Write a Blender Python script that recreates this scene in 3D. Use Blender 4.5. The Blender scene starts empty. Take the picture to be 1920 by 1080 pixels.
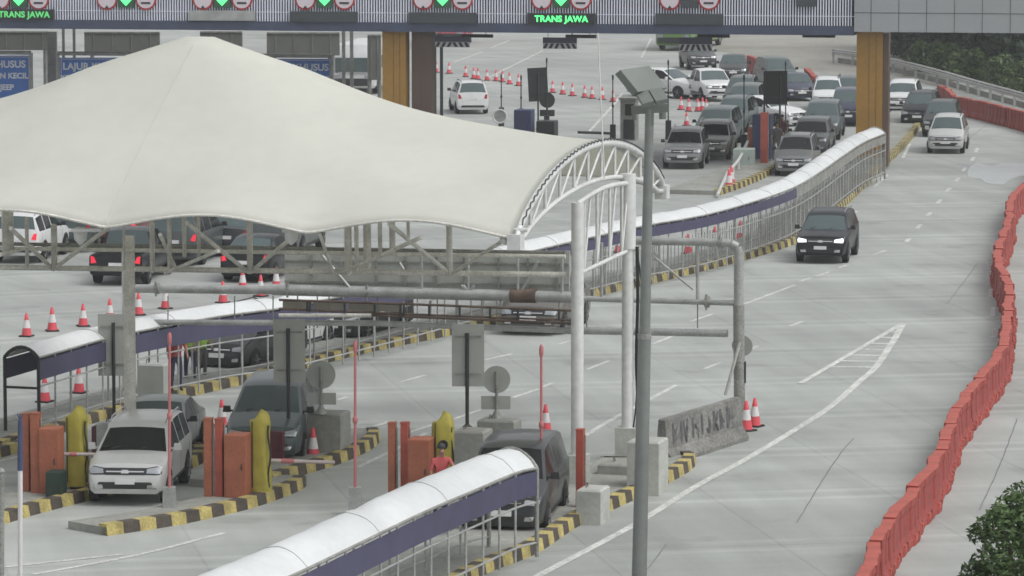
import bpy, math, random
from mathutils import Vector, Matrix
from mathutils.bvhtree import BVHTree
random.seed(7)
C = bpy.context.scene
col = C.collection
R = math.radians
# ---------------------------------------------------------------- camera
F = 8000.0                      # focal length in pixels of the 1920 px wide photograph
TH = math.atan(860.0 / F)       # pitch of the camera below the horizontal
H = 15.13                       # camera height
cam = bpy.data.cameras.new('camera'); camo = bpy.data.objects.new('camera', cam); col.objects.link(camo)
cam.sensor_width = 36; cam.lens = 36 * F / 1920; cam.clip_start = 1; cam.clip_end = 4000
camo.location = (0, 0, H); camo.rotation_euler = (math.pi / 2 - TH, 0, 0)
C.camera = camo
# ---------------------------------------------------------------- light: overcast afternoon
SUN_EL, SUN_AZ = R(56), R(118)
w = bpy.data.worlds.new('World'); C.world = w; w.use_nodes = True
nt = w.node_tree; nt.nodes.clear()
sky = nt.nodes.new('ShaderNodeTexSky'); sky.sky_type = 'NISHITA'; sky.sun_disc = False
sky.sun_elevation = SUN_EL; sky.sun_rotation = SUN_AZ; sky.air_density = 1.0; sky.dust_density = 4.0; sky.ozone_density = 1.0
hs = nt.nodes.new('ShaderNodeHueSaturation'); hs.inputs['Saturation'].default_value = 0.12
bg = nt.nodes.new('ShaderNodeBackground'); bg.inputs['Strength'].default_value = 0.15
wo = nt.nodes.new('ShaderNodeOutputWorld')
nt.links.new(sky.outputs[0], hs.inputs['Color']); nt.links.new(hs.outputs[0], bg.inputs['Color']); nt.links.new(bg.outputs[0], wo.inputs[0])
sl = bpy.data.lights.new('sun', 'SUN'); sl.energy = .38; sl.angle = R(40); sl.color = (1, .97, .92)
so = bpy.data.objects.new('sun', sl); col.objects.link(so)
sd = Vector((math.sin(SUN_AZ) * math.cos(SUN_EL), math.cos(SUN_AZ) * math.cos(SUN_EL), math.sin(SUN_EL)))
so.rotation_euler = sd.to_track_quat('Z', 'Y').to_euler()
C.view_settings.view_transform = 'Standard'; C.view_settings.look = 'None'
C.view_settings.exposure = 0.38; C.view_settings.gamma = 1.0
C.cycles.max_bounces = 6; C.cycles.diffuse_bounces = 4; C.cycles.glossy_bounces = 3
C.cycles.filter_width = 1.6
# ---------------------------------------------------------------- surveying: photograph pixel -> place in the world
def ray(px, py):
    dx = (px - 960) / F; dy = -(py - 540) / F
    return Vector((dx, math.cos(TH) + dy * math.sin(TH), -math.sin(TH) + dy * math.cos(TH)))
def G(px, py, h=0.0):
    d = ray(px, py); t = (h - H) / d.z
    return Vector((d.x * t, d.y * t, h))
def PY(px, py, Y):
    d = ray(px, py); t = Y / d.y
    return Vector((d.x * t, Y, H + d.z * t))
def dirv(yaw): return Vector((math.sin(R(yaw)), math.cos(R(yaw)), 0))
# ---------------------------------------------------------------- materials
MAT = {}
def mat(name, rgb, rough=.6, metal=0, var=.12, scale=1.5, bump=0, emis=None, spec=.5, coat=0, var2=0):
    if name in MAT: return MAT[name]
    m = bpy.data.materials.new(name); m.use_nodes = True; n = m.node_tree; b = n.nodes['Principled BSDF']
    b.inputs['Roughness'].default_value = rough; b.inputs['Metallic'].default_value = metal
    b.inputs['Specular IOR Level'].default_value = spec
    b.inputs['Coat Weight'].default_value = coat
    tc = n.nodes.new('ShaderNodeTexCoord')
    nz = n.nodes.new('ShaderNodeTexNoise'); nz.inputs['Scale'].default_value = scale; nz.inputs['Detail'].default_value = 6
    n.links.new(tc.outputs['Object'], nz.inputs['Vector'])
    mr = n.nodes.new('ShaderNodeMapRange'); mr.inputs['From Min'].default_value = .3; mr.inputs['From Max'].default_value = .7
    mr.inputs['To Min'].default_value = 1 - var; mr.inputs['To Max'].default_value = 1 + var
    n.links.new(nz.outputs['Fac'], mr.inputs['Value'])
    mx = n.nodes.new('ShaderNodeVectorMath'); mx.operation = 'SCALE'; mx.inputs[0].default_value = rgb
    n.links.new(mr.outputs[0], mx.inputs['Scale'])
    out = mx.outputs[0]
    if var2:
        n2 = n.nodes.new('ShaderNodeTexNoise'); n2.inputs['Scale'].default_value = scale * 9; n2.inputs['Detail'].default_value = 4
        n.links.new(tc.outputs['Object'], n2.inputs['Vector'])
        m2 = n.nodes.new('ShaderNodeMapRange'); m2.inputs['From Min'].default_value = .35; m2.inputs['From Max'].default_value = .65
        m2.inputs['To Min'].default_value = 1 - var2; m2.inputs['To Max'].default_value = 1 + var2 * .5
        n.links.new(n2.outputs['Fac'], m2.inputs['Value'])
        k = n.nodes.new('ShaderNodeVectorMath'); k.operation = 'SCALE'
        n.links.new(out, k.inputs[0]); n.links.new(m2.outputs[0], k.inputs['Scale']); out = k.outputs[0]
    n.links.new(out, b.inputs['Base Color'])
    if bump:
        bp = n.nodes.new('ShaderNodeBump'); bp.inputs['Strength'].default_value = bump; bp.inputs['Distance'].default_value = .03
        n.links.new(nz.outputs['Fac'], bp.inputs['Height']); n.links.new(bp.outputs[0], b.inputs['Normal'])
    if emis:
        b.inputs['Emission Color'].default_value = (*rgb, 1); b.inputs['Emission Strength'].default_value = emis
    MAT[name] = m
    return m
def paint(name, rgb, metal=0.0): return mat('paint_' + name, rgb, .35, metal, .05, 2.0, coat=.3)
galv = mat('galvanised', (.38, .39, .38), .45, .35, .2, 2.5, var2=.15)
galvd = mat('weathered_steel', (.27, .275, .255), .6, .2, .25, 2.0, var2=.25)
rust = mat('rusty_steel', (.12, .085, .065), .8, .1, .35, 3, var2=.3)
brace = mat('grey_beige_steel', (.64, .63, .58), .6, .1, .2, 2.0, var2=.15)
darks = mat('dark_steel', (.03, .034, .036), .5, .2, .2)
white_metal = mat('white_painted_steel', (.60, .61, .60), .45, .1, .10, .8, var2=.08)
membrane = mat('tent_membrane', (.68, .69, .635), .75, 0, .06, .30, bump=.18, var2=.03)
_n = membrane.node_tree; _t = _n.nodes.new('ShaderNodeBsdfTranslucent'); _t.inputs[0].default_value = (.85, .84, .76, 1); _m = _n.nodes.new('ShaderNodeMixShader'); _m.inputs[0].default_value = .36      # the fabric lets some daylight through
_n.links.new(_n.nodes['Principled BSDF'].outputs[0], _m.inputs[1]); _n.links.new(_t.outputs[0], _m.inputs[2]); _n.links.new(_m.outputs[0], _n.nodes['Material Output'].inputs[0])
under = mat('membrane_underside', (.35, .34, .30), .9, 0, .1)
concrete = mat('concrete', (.27, .275, .25), .9, 0, .16, .8, bump=.3, var2=.12)
concrete_l = mat('pale_concrete', (.40, .41, .38), .9, 0, .15, 1.2, var2=.1)
signback = mat('sign_back', (.36, .375, .35), .6, .2, .10, 1.5)
signdark = mat('dark_sign_back', (.028, .034, .033), .6, .1, .12, 1.5)
canopyw = mat('polycarbonate_sheet', (.58, .60, .60), .5, 0, .09, .5, bump=.05, var2=.04)
navyb = mat('navy_fascia', (.055, .055, .105), .6, 0, .12)
orange = mat('orange_paint', (.32, .105, .058), .6, 0, .16, 2, var2=.12)
orange_r = mat('orange_red_paint', (.34, .072, .048), .6, 0, .16, 2, var2=.1)
yelcov = mat('yellow_tarpaulin', (.33, .29, .045), .6, 0, .18, 3, bump=.5)
conered = mat('cone_red', (.60, .07, .09), .55, 0, .10)
conewhite = mat('cone_white', (.62, .60, .60), .5, 0, .08)
black = mat('black_rubber', (.012, .012, .013), .8, 0, .2)
barred = mat('barrier_red_plastic', (.27, .036, .027), .6, 0, .2, 1.1, var2=.18)
barpink = mat('barrier_pink_plastic', (.40, .085, .06), .7, 0, .2, 1.5, var2=.15)  # lighter pink red on the barrier tops and slots
boomred = mat('boom_faded_red', (.42, .14, .14), .6, 0, .12)
kyel = mat('kerb_yellow', (.42, .35, .13), .85, 0, .3, 2.5, var2=.3)
kblk = mat('kerb_black', (.075, .062, .05), .85, 0, .3, 2.5, var2=.3)
markm = mat('road_paint', (.55, .56, .53), .8, 0, .18, 1.0, var2=.3)
pillary = mat('ochre_cladding', (.30, .165, .03), .5, 0, .10, .6, var2=.08)
pillarb = mat('brown_clad_and_shade', (.10, .065, .05), .5, 0, .15, .6)
maroon = mat('maroon_panel', (.10, .02, .03), .5, 0, .15)
bluebox = mat('blue_cabinet', (.045, .06, .13), .6, 0, .12)
glassm = mat('car_glass', (.070, .098, .100), .12, 0, .1, 1.0, spec=.5)
glassd = mat('dark_car_glass', (.012, .014, .015), .12, 0, .1, 1.0, spec=.25)
chrome = mat('chrome', (.6, .6, .6), .18, .9, .05)
lampw = mat('headlamp', (.34, .36, .38), .15, .3, .1)
lampon = mat('headlamp_lit', (.9, .93, 1.0), .2, 0, .02, emis=.8)
lampr = mat('taillamp', (.35, .01, .015), .25, 0, .1)
lampron = mat('brake_light_lit', (.85, .03, .06), .25, 0, .05, emis=.25)
plate = mat('number_plate', (.55, .55, .55), .5, 0, .1)
trim = mat('black_plastic_trim', (.018, .019, .02), .55, 0, .1)
alloy = mat('alloy_wheel', (.30, .30, .31), .4, .6, .1)
amber = mat('amber_lamp', (.6, .25, .03), .3, 0, .05)
leafm = mat('leaf_green', (.060, .105, .028), .6, 0, .45, .9)
leafd = mat('leaf_dark_green', (.030, .058, .030), .65, 0, .5, .35)
bark = mat('bark', (.09, .07, .05), .9, 0, .3, 4)
skin = mat('skin', (.28, .15, .10), .6, 0, .05)
# ---------------------------------------------------------------- mesh builder
class MB:
    def __init__(s): s.v = []; s.f = []; s.sm = []; s.mi = []; s.cur = 0
    def add(s, vs, fs, smooth=False, mi=None):
        o = len(s.v); s.v += [tuple(v) for v in vs]
        for f in fs: s.f.append([i + o for i in f]); s.sm.append(smooth); s.mi.append(s.cur if mi is None else mi)
    def box(s, c, size, M=None, mi=None, taper=0):
        x, y, z = size[0] / 2, size[1] / 2, size[2] / 2; t = 1 - taper
        vs = [Vector((a * x * (t if d > 0 else 1), b * y * (t if d > 0 else 1), d * z)) for d in (-1, 1) for a, b in ((-1, -1), (1, -1), (1, 1), (-1, 1))]
        if M is not None: vs = [M @ v for v in vs]
        c = Vector(c); s.add([v + c for v in vs], [(3, 2, 1, 0), (4, 5, 6, 7), (0, 1, 5, 4), (1, 2, 6, 5), (2, 3, 7, 6), (3, 0, 4, 7)], mi=mi)
        return s
    def bar(s, a, b, w, h=None, mi=None):      # square bar from a to b
        a, b = Vector(a), Vector(b); d = b - a; L = d.length
        if L < 1e-6: return s
        s.box((a + b) / 2, (w, h or w, L), d.to_track_quat('Z', 'Y').to_matrix(), mi); return s
    def tube(s, a, b, r, r2=None, n=10, mi=None, cap=True):
        a, b = Vector(a), Vector(b); d = b - a
        if d.length < 1e-6: return s
        M = d.to_track_quat('Z', 'Y').to_matrix(); r2 = r if r2 is None else r2
        vs = []
        for c, rr in ((a, r), (b, r2)):
            for i in range(n): vs.append(c + M @ Vector((rr * math.cos(2 * math.pi * i / n), rr * math.sin(2 * math.pi * i / n), 0)))
        s.add(vs, [(i, (i + 1) % n, n + (i + 1) % n, n + i) for i in range(n)], True, mi)
        if cap: s.add(vs, [tuple(range(n - 1, -1, -1)), tuple(range(n, 2 * n))], False, mi)
        return s
    def path(s, pts, r, n=8, mi=None):
        for a, b in zip(pts, pts[1:]): s.tube(a, b, r, n=n, mi=mi, cap=True)
        return s
    def lathe(s, prof, n=16, c=(0, 0, 0), mi=None):
        vs = []; c = Vector(c)
        for r, z in prof:
            for i in range(n): vs.append(c + Vector((r * math.cos(2 * math.pi * i / n), r * math.sin(2 * math.pi * i / n), z)))
        fs = [(k * n + i, k * n + (i + 1) % n, (k + 1) * n + (i + 1) % n, (k + 1) * n + i) for k in range(len(prof) - 1) for i in range(n)]
        s.add(vs, fs, True, mi); return s
    def disc(s, c, r, normal, th, n=24, mi=None):
        nrm = Vector(normal).normalized(); c = Vector(c); s.tube(c - nrm * th / 2, c + nrm * th / 2, r, n=n, mi=mi); return s
    def ribbon(s, L, Rr, z0=None, mi=None):
        vs = []
        for a, b in zip(L, Rr): vs += [a, b]
        s.add(vs, [(2 * i, 2 * i + 1, 2 * i + 3, 2 * i + 2) for i in range(len(L) - 1)], mi=mi); return s
    def build(s, name, mats, parent=None, world=False, sharp=None):
        me = bpy.data.meshes.new(name)
        off = Vector(parent.location) if (world and parent is not None) else Vector((0, 0, 0))
        me.from_pydata([Vector(v) - off for v in s.v], [], s.f)
        for m in (mats if isinstance(mats, (list, tuple)) else [mats]): me.materials.append(m)
        me.polygons.foreach_set('use_smooth', s.sm); me.polygons.foreach_set('material_index', s.mi)
        me.update()
        if sharp: me.set_sharp_from_angle(angle=R(sharp))
        o = bpy.data.objects.new(name, me); col.objects.link(o)
        if parent is not None: o.parent = parent
        return o
def pieces(mb, name, mats, parent=None, world=False, sharp=None):      # every connected piece becomes a part of its own
    par = list(range(len(mb.v)))
    def fd(i):
        while par[i] != i: par[i] = par[par[i]]; i = par[i]
        return i
    for f in mb.f:
        for k in f[1:]: par[fd(k)] = fd(f[0])
    comp = {}
    for fi, f in enumerate(mb.f): comp.setdefault(fd(f[0]), []).append(fi)
    out = []
    for fl in comp.values():
        used = sorted({k for fi in fl for k in mb.f[fi]}); mp = {k: i for i, k in enumerate(used)}; q = MB()
        q.v = [mb.v[k] for k in used]; q.f = [[mp[k] for k in mb.f[fi]] for fi in fl]; q.sm = [mb.sm[fi] for fi in fl]; q.mi = [mb.mi[fi] for fi in fl]
        out.append(q.build(name, mats, parent, world, sharp))
    return out
def tag(o, label=None, cat=None, group=None, kind=None):
    if label: o['label'] = label
    if cat: o['category'] = cat
    if group: o['group'] = group
    if kind: o['kind'] = kind
    return o
def empty(name, loc, rz=0, label=None, cat=None, group=None):
    o = bpy.data.objects.new(name, None); col.objects.link(o); o.empty_display_size = .3
    o.location = loc; o.rotation_euler = (0, 0, rz); return tag(o, label, cat, group)
KIDS = {}
def kids(o):
    if o.name not in KIDS: KIDS[o.name] = [c for c in bpy.data.objects if c.parent == o]
    return KIDS[o.name]
def copy_tree(o, parent=None):
    c = o.copy(); col.objects.link(c)
    if parent is not None: c.parent = parent
    for ch in kids(o): copy_tree(ch, c)
    return c
class Proto:       # the first use is the source itself, the next ones are copies
    def __init__(s, root): s.root = root; s.used = False
    def put(s, loc, rz=0, label=None, group=None, scale=None):
        if not s.used: s.used = True; o = s.root
        else: o = copy_tree(s.root)
        o.location = loc; o.rotation_euler = (0, 0, rz)
        if label: o['label'] = label
        if group: o['group'] = group
        if scale: o.scale = scale
        return o
def catmull(P, step=.5):
    P = [Vector(p) for p in P]; out = []
    for i in range(len(P) - 1):
        p0 = P[i - 1] if i else P[0] * 2 - P[1]; p1, p2 = P[i], P[i + 1]; p3 = P[i + 2] if i + 2 < len(P) else P[-1] * 2 - P[-2]
        n = max(1, int((p2 - p1).length / step))
        for k in range(n):
            t = k / n
            out.append(.5 * ((2 * p1) + (p2 - p0) * t + (2 * p0 - 5 * p1 + 4 * p2 - p3) * t * t + (3 * p1 - p0 - 3 * p2 + p3) * t ** 3))
    out.append(P[-1]); return out
def resample(P, step):
    out = [P[0].copy()]; acc = 0
    for a, b in zip(P, P[1:]):
        L = (b - a).length
        while L > 0 and acc + L >= step:
            t = (step - acc) / L; a = a.lerp(b, t); L = (b - a).length; out.append(a.copy()); acc = 0
        acc += L
    return out
def offset(P, d):      # to the left of the direction of travel for d > 0
    out = []
    for i, p in enumerate(P):
        t = (P[min(i + 1, len(P) - 1)] - P[max(i - 1, 0)]); t.z = 0; t.normalize()
        out.append(p + Vector((-t.y, t.x, 0)) * d)
    return out
def up(p, z): return Vector((p.x, p.y, z))
def text_mesh(name, s, size, m, parent, loc, rot, depth=.008, align='CENTER', space=1.0, bold=0.0):
    cu = bpy.data.curves.new(name, 'FONT'); cu.body = s; cu.size = size; cu.align_x = align; cu.align_y = 'CENTER'
    cu.extrude = depth; cu.space_character = space; cu.offset = bold
    t = bpy.data.objects.new('tmp', cu); col.objects.link(t)
    bpy.context.view_layer.update()
    me = bpy.data.meshes.new_from_object(t.evaluated_get(bpy.context.evaluated_depsgraph_get()))
    bpy.data.objects.remove(t); me.materials.clear(); me.materials.append(m)
    o = bpy.data.objects.new(name, me); col.objects.link(o); o.parent = parent; o.location = loc; o.rotation_euler = rot
    return o
# ================================================================ GROUND
def nmath(n, op, a, b=None):
    x = n.nodes.new('ShaderNodeMath'); x.operation = op
    for i, v in enumerate((a, b)):
        if v is None: continue
        if isinstance(v, (int, float)): x.inputs[i].default_value = v
        else: n.links.new(v, x.inputs[i])
    return x.outputs[0]
def pavement(name, rgb, yaw, period, cross, bands=True):
    m = bpy.data.materials.new(name); m.use_nodes = True; n = m.node_tree; b = n.nodes['Principled BSDF']
    b.inputs['Roughness'].default_value = .82; b.inputs['Specular IOR Level'].default_value = .35
    tc = n.nodes.new('ShaderNodeTexCoord'); mp = n.nodes.new('ShaderNodeMapping'); mp.inputs['Rotation'].default_value = (0, 0, R(yaw))
    n.links.new(tc.outputs['Object'], mp.inputs['Vector'])
    sx = n.nodes.new('ShaderNodeSeparateXYZ'); n.links.new(mp.outputs[0], sx.inputs[0])
    def noise(sc, det=5, stretch=None):
        z = n.nodes.new('ShaderNodeTexNoise'); z.inputs['Scale'].default_value = sc; z.inputs['Detail'].default_value = det
        if stretch:
            q = n.nodes.new('ShaderNodeMapping'); q.inputs['Scale'].default_value = stretch; n.links.new(mp.outputs[0], q.inputs['Vector']); n.links.new(q.outputs[0], z.inputs['Vector'])
        else: n.links.new(mp.outputs[0], z.inputs['Vector'])
        return z.outputs['Fac']
    def rng(v, a, bb, c, d):
        k = n.nodes.new('ShaderNodeMapRange'); k.inputs[1].default_value = a; k.inputs[2].default_value = bb; k.inputs[3].default_value = c; k.inputs[4].default_value = d; n.links.new(v, k.inputs[0]); return k.outputs[0]
    fac = rng(noise(.09), .3, .7, .83, 1.14)
    fac = nmath(n, 'MULTIPLY', fac, rng(noise(1.0, 6, (1.0, .12, 1)), .35, .65, .90, 1.05))      # tyre streaks along the lane
    fac = nmath(n, 'MULTIPLY', fac, rng(noise(.30, 4, (.25, 1.6, 1)), .38, .62, .91, 1.05))       # slabs poured at different times
    fac = nmath(n, 'MULTIPLY', fac, rng(noise(14, 3), .3, .7, .95, 1.04))
    st = noise(.45, 5)
    fac = nmath(n, 'MULTIPLY', fac, rng(st, .60, .74, 1.0, .78))                                  # oil stains
    if bands:
        wob = nmath(n, 'MULTIPLY', noise(.6, 2), .25)
        v = nmath(n, 'ADD', sx.outputs['Y'], wob)
        fr = nmath(n, 'MULTIPLY', nmath(n, 'FRACT', nmath(n, 'DIVIDE', v, period)), period)
        def band(c, wd, amp):
            d = nmath(n, 'ABSOLUTE', nmath(n, 'SUBTRACT', fr, c)); return rng(d, wd * .5, wd, amp, 0.0)
        br = noise(.35, 3); brk = rng(br, .35, .6, .35, 1)
        add = nmath(n, 'ADD', band(1.0, .24, .17), band(2.1, .24, .15))
        fac = nmath(n, 'ADD', fac, nmath(n, 'MULTIPLY', add, brk))
        fac = nmath(n, 'SUBTRACT', fac, band(1.55, .05, .14))
        u = nmath(n, 'MULTIPLY', nmath(n, 'FRACT', nmath(n, 'DIVIDE', sx.outputs['X'], cross)), cross)
        dd = nmath(n, 'ABSOLUTE', nmath(n, 'SUBTRACT', u, 1.0))
        fac = nmath(n, 'SUBTRACT', fac, rng(dd, .02, .05, .10, 0.0))
    k = n.nodes.new('ShaderNodeVectorMath'); k.operation = 'SCALE'; k.inputs[0].default_value = rgb; n.links.new(fac, k.inputs['Scale'])
    n.links.new(k.outputs[0], b.inputs['Base Color'])
    bp = n.nodes.new('ShaderNodeBump'); bp.inputs['Strength'].default_value = .2; bp.inputs['Distance'].default_value = .01
    n.links.new(noise(25, 3), bp.inputs['Height']); n.links.new(bp.outputs[0], b.inputs['Normal'])
    return m
g = MB(); N = 24
g.add([(x, y, 0) for y in (-120, 1100) for x in (-600, 600)], [(0, 1, 3, 2)])
tag(g.build('toll_plaza_ground', pavement('plaza_concrete', (.335, .352, .337), -24, 6.0, 4.2)), kind='structure')
CURB_PX = [(-900, 1100), (-300, 930), (-60, 865), (60, 828), (180, 792), (300, 757), (420, 729), (500, 710), (640, 673), (740, 650), (848, 628), (1000, 590), (1130, 553), (1230, 530), (1350, 500), (1440, 475), (1500, 452), (1550, 415), (1600, 372), (1650, 322), (1700, 272), (1735, 225), (1755, 196)]
curb = catmull([G(*p) for p in CURB_PX], .5)
g = MB()
poly = curb[::4] + [Vector((160, 240, 0)), Vector((160, 0, 0)), Vector((-60, 0, 0))]
g.add([up(p, .004) for p in poly], [tuple(range(len(poly)))[::-1]])
tag(g.build('exit_road', pavement('exit_road_concrete', (.342, .360, .343), -10.2, 6.6, 4.1)), kind='structure')
# far verge of pale earth and grass strip beside the ramp
g = MB(); vp = [G(*p) for p in ((1325, 62), (1345, 95), (1420, 112), (1560, 140), (1700, 150), (1800, 172), (1920, 196), (2100, 235), (2300, 200), (2100, 60), (1700, 20))]
g.add([up(p, .008) for p in vp], [tuple(range(len(vp)))])
tag(g.build('verge', mat('verge_earth', (.29, .285, .255), .95, 0, .18, .12, var2=.12)), kind='structure')
g = MB(); vp = [G(*p) for p in ((1690, 128), (1750, 146), (1830, 166), (1920, 190), (2200, 255), (2900, 300), (2600, 0), (1700, 0))]
g.add([up(p, .012) for p in vp], [tuple(range(len(vp)))])
tag(g.build('grass_bank', mat('rough_grass', (.075, .10, .045), .95, 0, .35, .3, var2=.3)), kind='structure')
# wet patch
g = MB(); wp = catmull([G(*p) for p in ((1820, 312), (1833, 306), (1860, 311), (1885, 306), (1940, 309), (1950, 328), (1915, 330), (1890, 340), (1878, 347), (1850, 343), (1838, 335), (1818, 333), (1814, 322), (1820, 312))], .4)
g.add([up(p, .009) for p in wp], [tuple(range(len(wp) - 1))])
tag(g.build('puddle', mat('wet_patch', (.40, .42, .42), .30, 0, .1, .8)), kind='structure')
# ---- painted markings
def stroke(g, pxs, wd, z=.012):
    P = catmull([G(*p) for p in pxs], .8); a = offset(P, wd / 2); b = offset(P, -wd / 2)
    g.ribbon([up(p, z) for p in b], [up(p, z) for p in a])
g = MB()
far = [(1831, 282), (1824, 298), (1808, 318), (1795, 337), (1778, 356), (1761, 378), (1742, 402), (1723, 425), (1702, 451)]
for i, (x, y) in enumerate(far):
    q = far[min(i + 1, len(far) - 1)]; p = far[max(i - 1, 0)]; dx, dy = (q[0] - p[0]), (q[1] - p[1]); L = math.hypot(dx, dy); k = 4.3
    stroke(g, [(x - dx / L * k, y - dy / L * k), (x + dx / L * k, y + dy / L * k)], .17)
for a in [((1637, 478), (1661, 470)), ((1572, 503), (1590, 497)), ((1531, 518), (1555, 510)), ((1500, 528), (1521, 521)), ((1397, 570), (1490, 535)), ((1296, 603), (1336, 589)), ((1223, 646), (1260, 631)), ((1101, 693), (1142, 677)), ((1018, 726), (1037, 718)), ((961, 746), (1010, 730)),
          ((1321, 692), (1351, 680)), ((1406, 655), (1422, 649)), ((1480, 612), (1505, 603)), ((910, 675), (960, 664)), ((750, 717), (797, 704)), ((633, 750), (651, 745)), ((852, 786), (903, 768)), ((768, 811), (812, 797)), ((651, 811), (702, 802)),
          ((1050, 645), (1090, 634))]: stroke(g, a, .13)
for a in [((1090, 822), (1153, 784), (1269, 722)), ((670, 877), (746, 841), (800, 812)), ((700, 800), (735, 790)), ((903, 152), (1018, 95)), ((850, 117), (905, 97)), ((920, 90), (955, 76)), ((1100, 252), (1150, 197), (1166, 176)), ((1203, 108), (1221, 72)),
          ((1706, 270), (1693, 296)), ((1664, 328), (1640, 350)), ((1606, 396), (1590, 410)), ((0, 832), (34, 820)), ((-20, 870), (60, 850)), ((60, 1078), (250, 1043), (420, 1000)), ((1450, 352), (1482, 336)), ((0, 1065), (230, 1040))]: stroke(g, a, .15)
stroke(g, [(1689, 609), (1500, 720)], .18, .016)
edge = [(1693, 607), (1680, 632), (1665, 655), (1641, 690), (1610, 717), (1555, 765), (1480, 813), (1391, 866), (1306, 912), (1183, 988), (1000, 1085), (900, 1140)]
stroke(g, edge, .2)
for y in (622, 633, 644, 655, 666, 677, 688):
    xl = 1693 - (y - 607) * (193 / 113); xr = 1693 - (y - 607) * .62
    stroke(g, [(xl + 1, y), (xr - 2, y + 1)], .26, .0105)
tag(g.build('road_marking', markm), kind='structure')
# ---- dark sealed joints between the concrete bays
g = MB()
for pxs in ([(1494, 981), (1542, 902), (1576, 851), (1600, 822)], [(1775, 570), (1805, 532), (1833, 494)], [(1836, 957), (1871, 881), (1908, 785)], [(1810, 265), (1850, 235), (1890, 210)], [(1250, 1020), (1200, 1085)]):
    P = [G(*p) for p in pxs]; P = [p + Vector((random.uniform(-.012, .012), 0, 0)) for p in catmull(P, .7)]
    a = offset(P, .014); b = offset(P, -.014); g.ribbon([up(p, .0085) for p in b], [up(p, .0085) for p in a])
tag(g.build('joint_seal', mat('joint_seal', (.17, .175, .165), .9, 0, .3)), kind='structure')
# ---- yellow and black kerbs and the islands behind them
def kerb(P, side, h=.25, wd=.26, block=.46, name='kerb', taper_ends=False):
    Q = resample(P, block); g = MB(); O = offset(Q, side * wd)
    for i in range(len(Q) - 1):
        a, b, c, d = Q[i], Q[i + 1], O[i + 1], O[i]
        e = (a - d).normalized() * .04
        vs = [up(a + e, 0), up(b + e, 0), up(c, 0), up(d, 0), up(a, h), up(b, h), up(c, h), up(d, h)]
        fs = [(0, 1, 5, 4), (1, 2, 6, 5), (2, 3, 7, 6), (3, 0, 4, 7), (4, 5, 6, 7)]
        if side < 0: fs = [f[::-1] for f in fs]
        g.add(vs, fs, mi=i % 2)
    return tag(g.build(name, [kyel, kblk]), kind='structure')
kerb(curb, 1)
def island(L, Rr, h, name='walkway_island'):
    g = MB(); g.ribbon([up(p, h) for p in Rr], [up(p, h) for p in L]); g.ribbon([up(p, h) for p in L], [up(p, 0) for p in L])
    return tag(g.build(name, concrete), kind='structure')
c2 = curb[::2]
island(offset(c2, 2.0), offset(c2, .25), .20)
def small_island(pxs, side, wd, name='toll_island'):
    P = catmull([G(*p) for p in pxs], .4); kerb(P, side); O = offset(P, side * .25); O2 = offset(P, side * wd)
    g = MB(); g.ribbon([up(p, .18) for p in (O if side < 0 else O2)], [up(p, .18) for p in (O2 if side < 0 else O)]); g.ribbon([up(p, .18) for p in O2], [up(p, 0) for p in O2])
    for k in (0, -1): g.add([up(P[k], .18), up(O2[k], .18), up(O2[k], 0), up(P[k], 0)], [(0, 1, 2, 3)])
    g.ribbon([up(p, .02) for p in O], [up(p, .02) for p in O2])
    return tag(g.build(name, concrete), kind='structure')
small_island([(780, 1150), (905, 1078), (1000, 1040), (1080, 988), (1160, 950), (1240, 912), (1290, 884), (1303, 868), (1290, 862)], 1, 2.2)
small_island([(480, 920), (560, 893), (640, 868), (695, 842), (712, 822), (700, 815)], 1, 1.7)
small_island([(-80, 1010), (0, 985), (75, 962), (200, 930), (300, 902), (375, 870), (384, 855), (372, 846)], 1, 1.6)
small_island([(200, 1005), (330, 985), (400, 970), (480, 950), (560, 920), (575, 905)], 1, 1.3)
small_island([(-200, 900), (-60, 872), (30, 850), (60, 838), (64, 832)], 1, 1.6)
small_island([(1350, 366), (1400, 348), (1440, 330), (1470, 312)], 1, 2.4)
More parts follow.
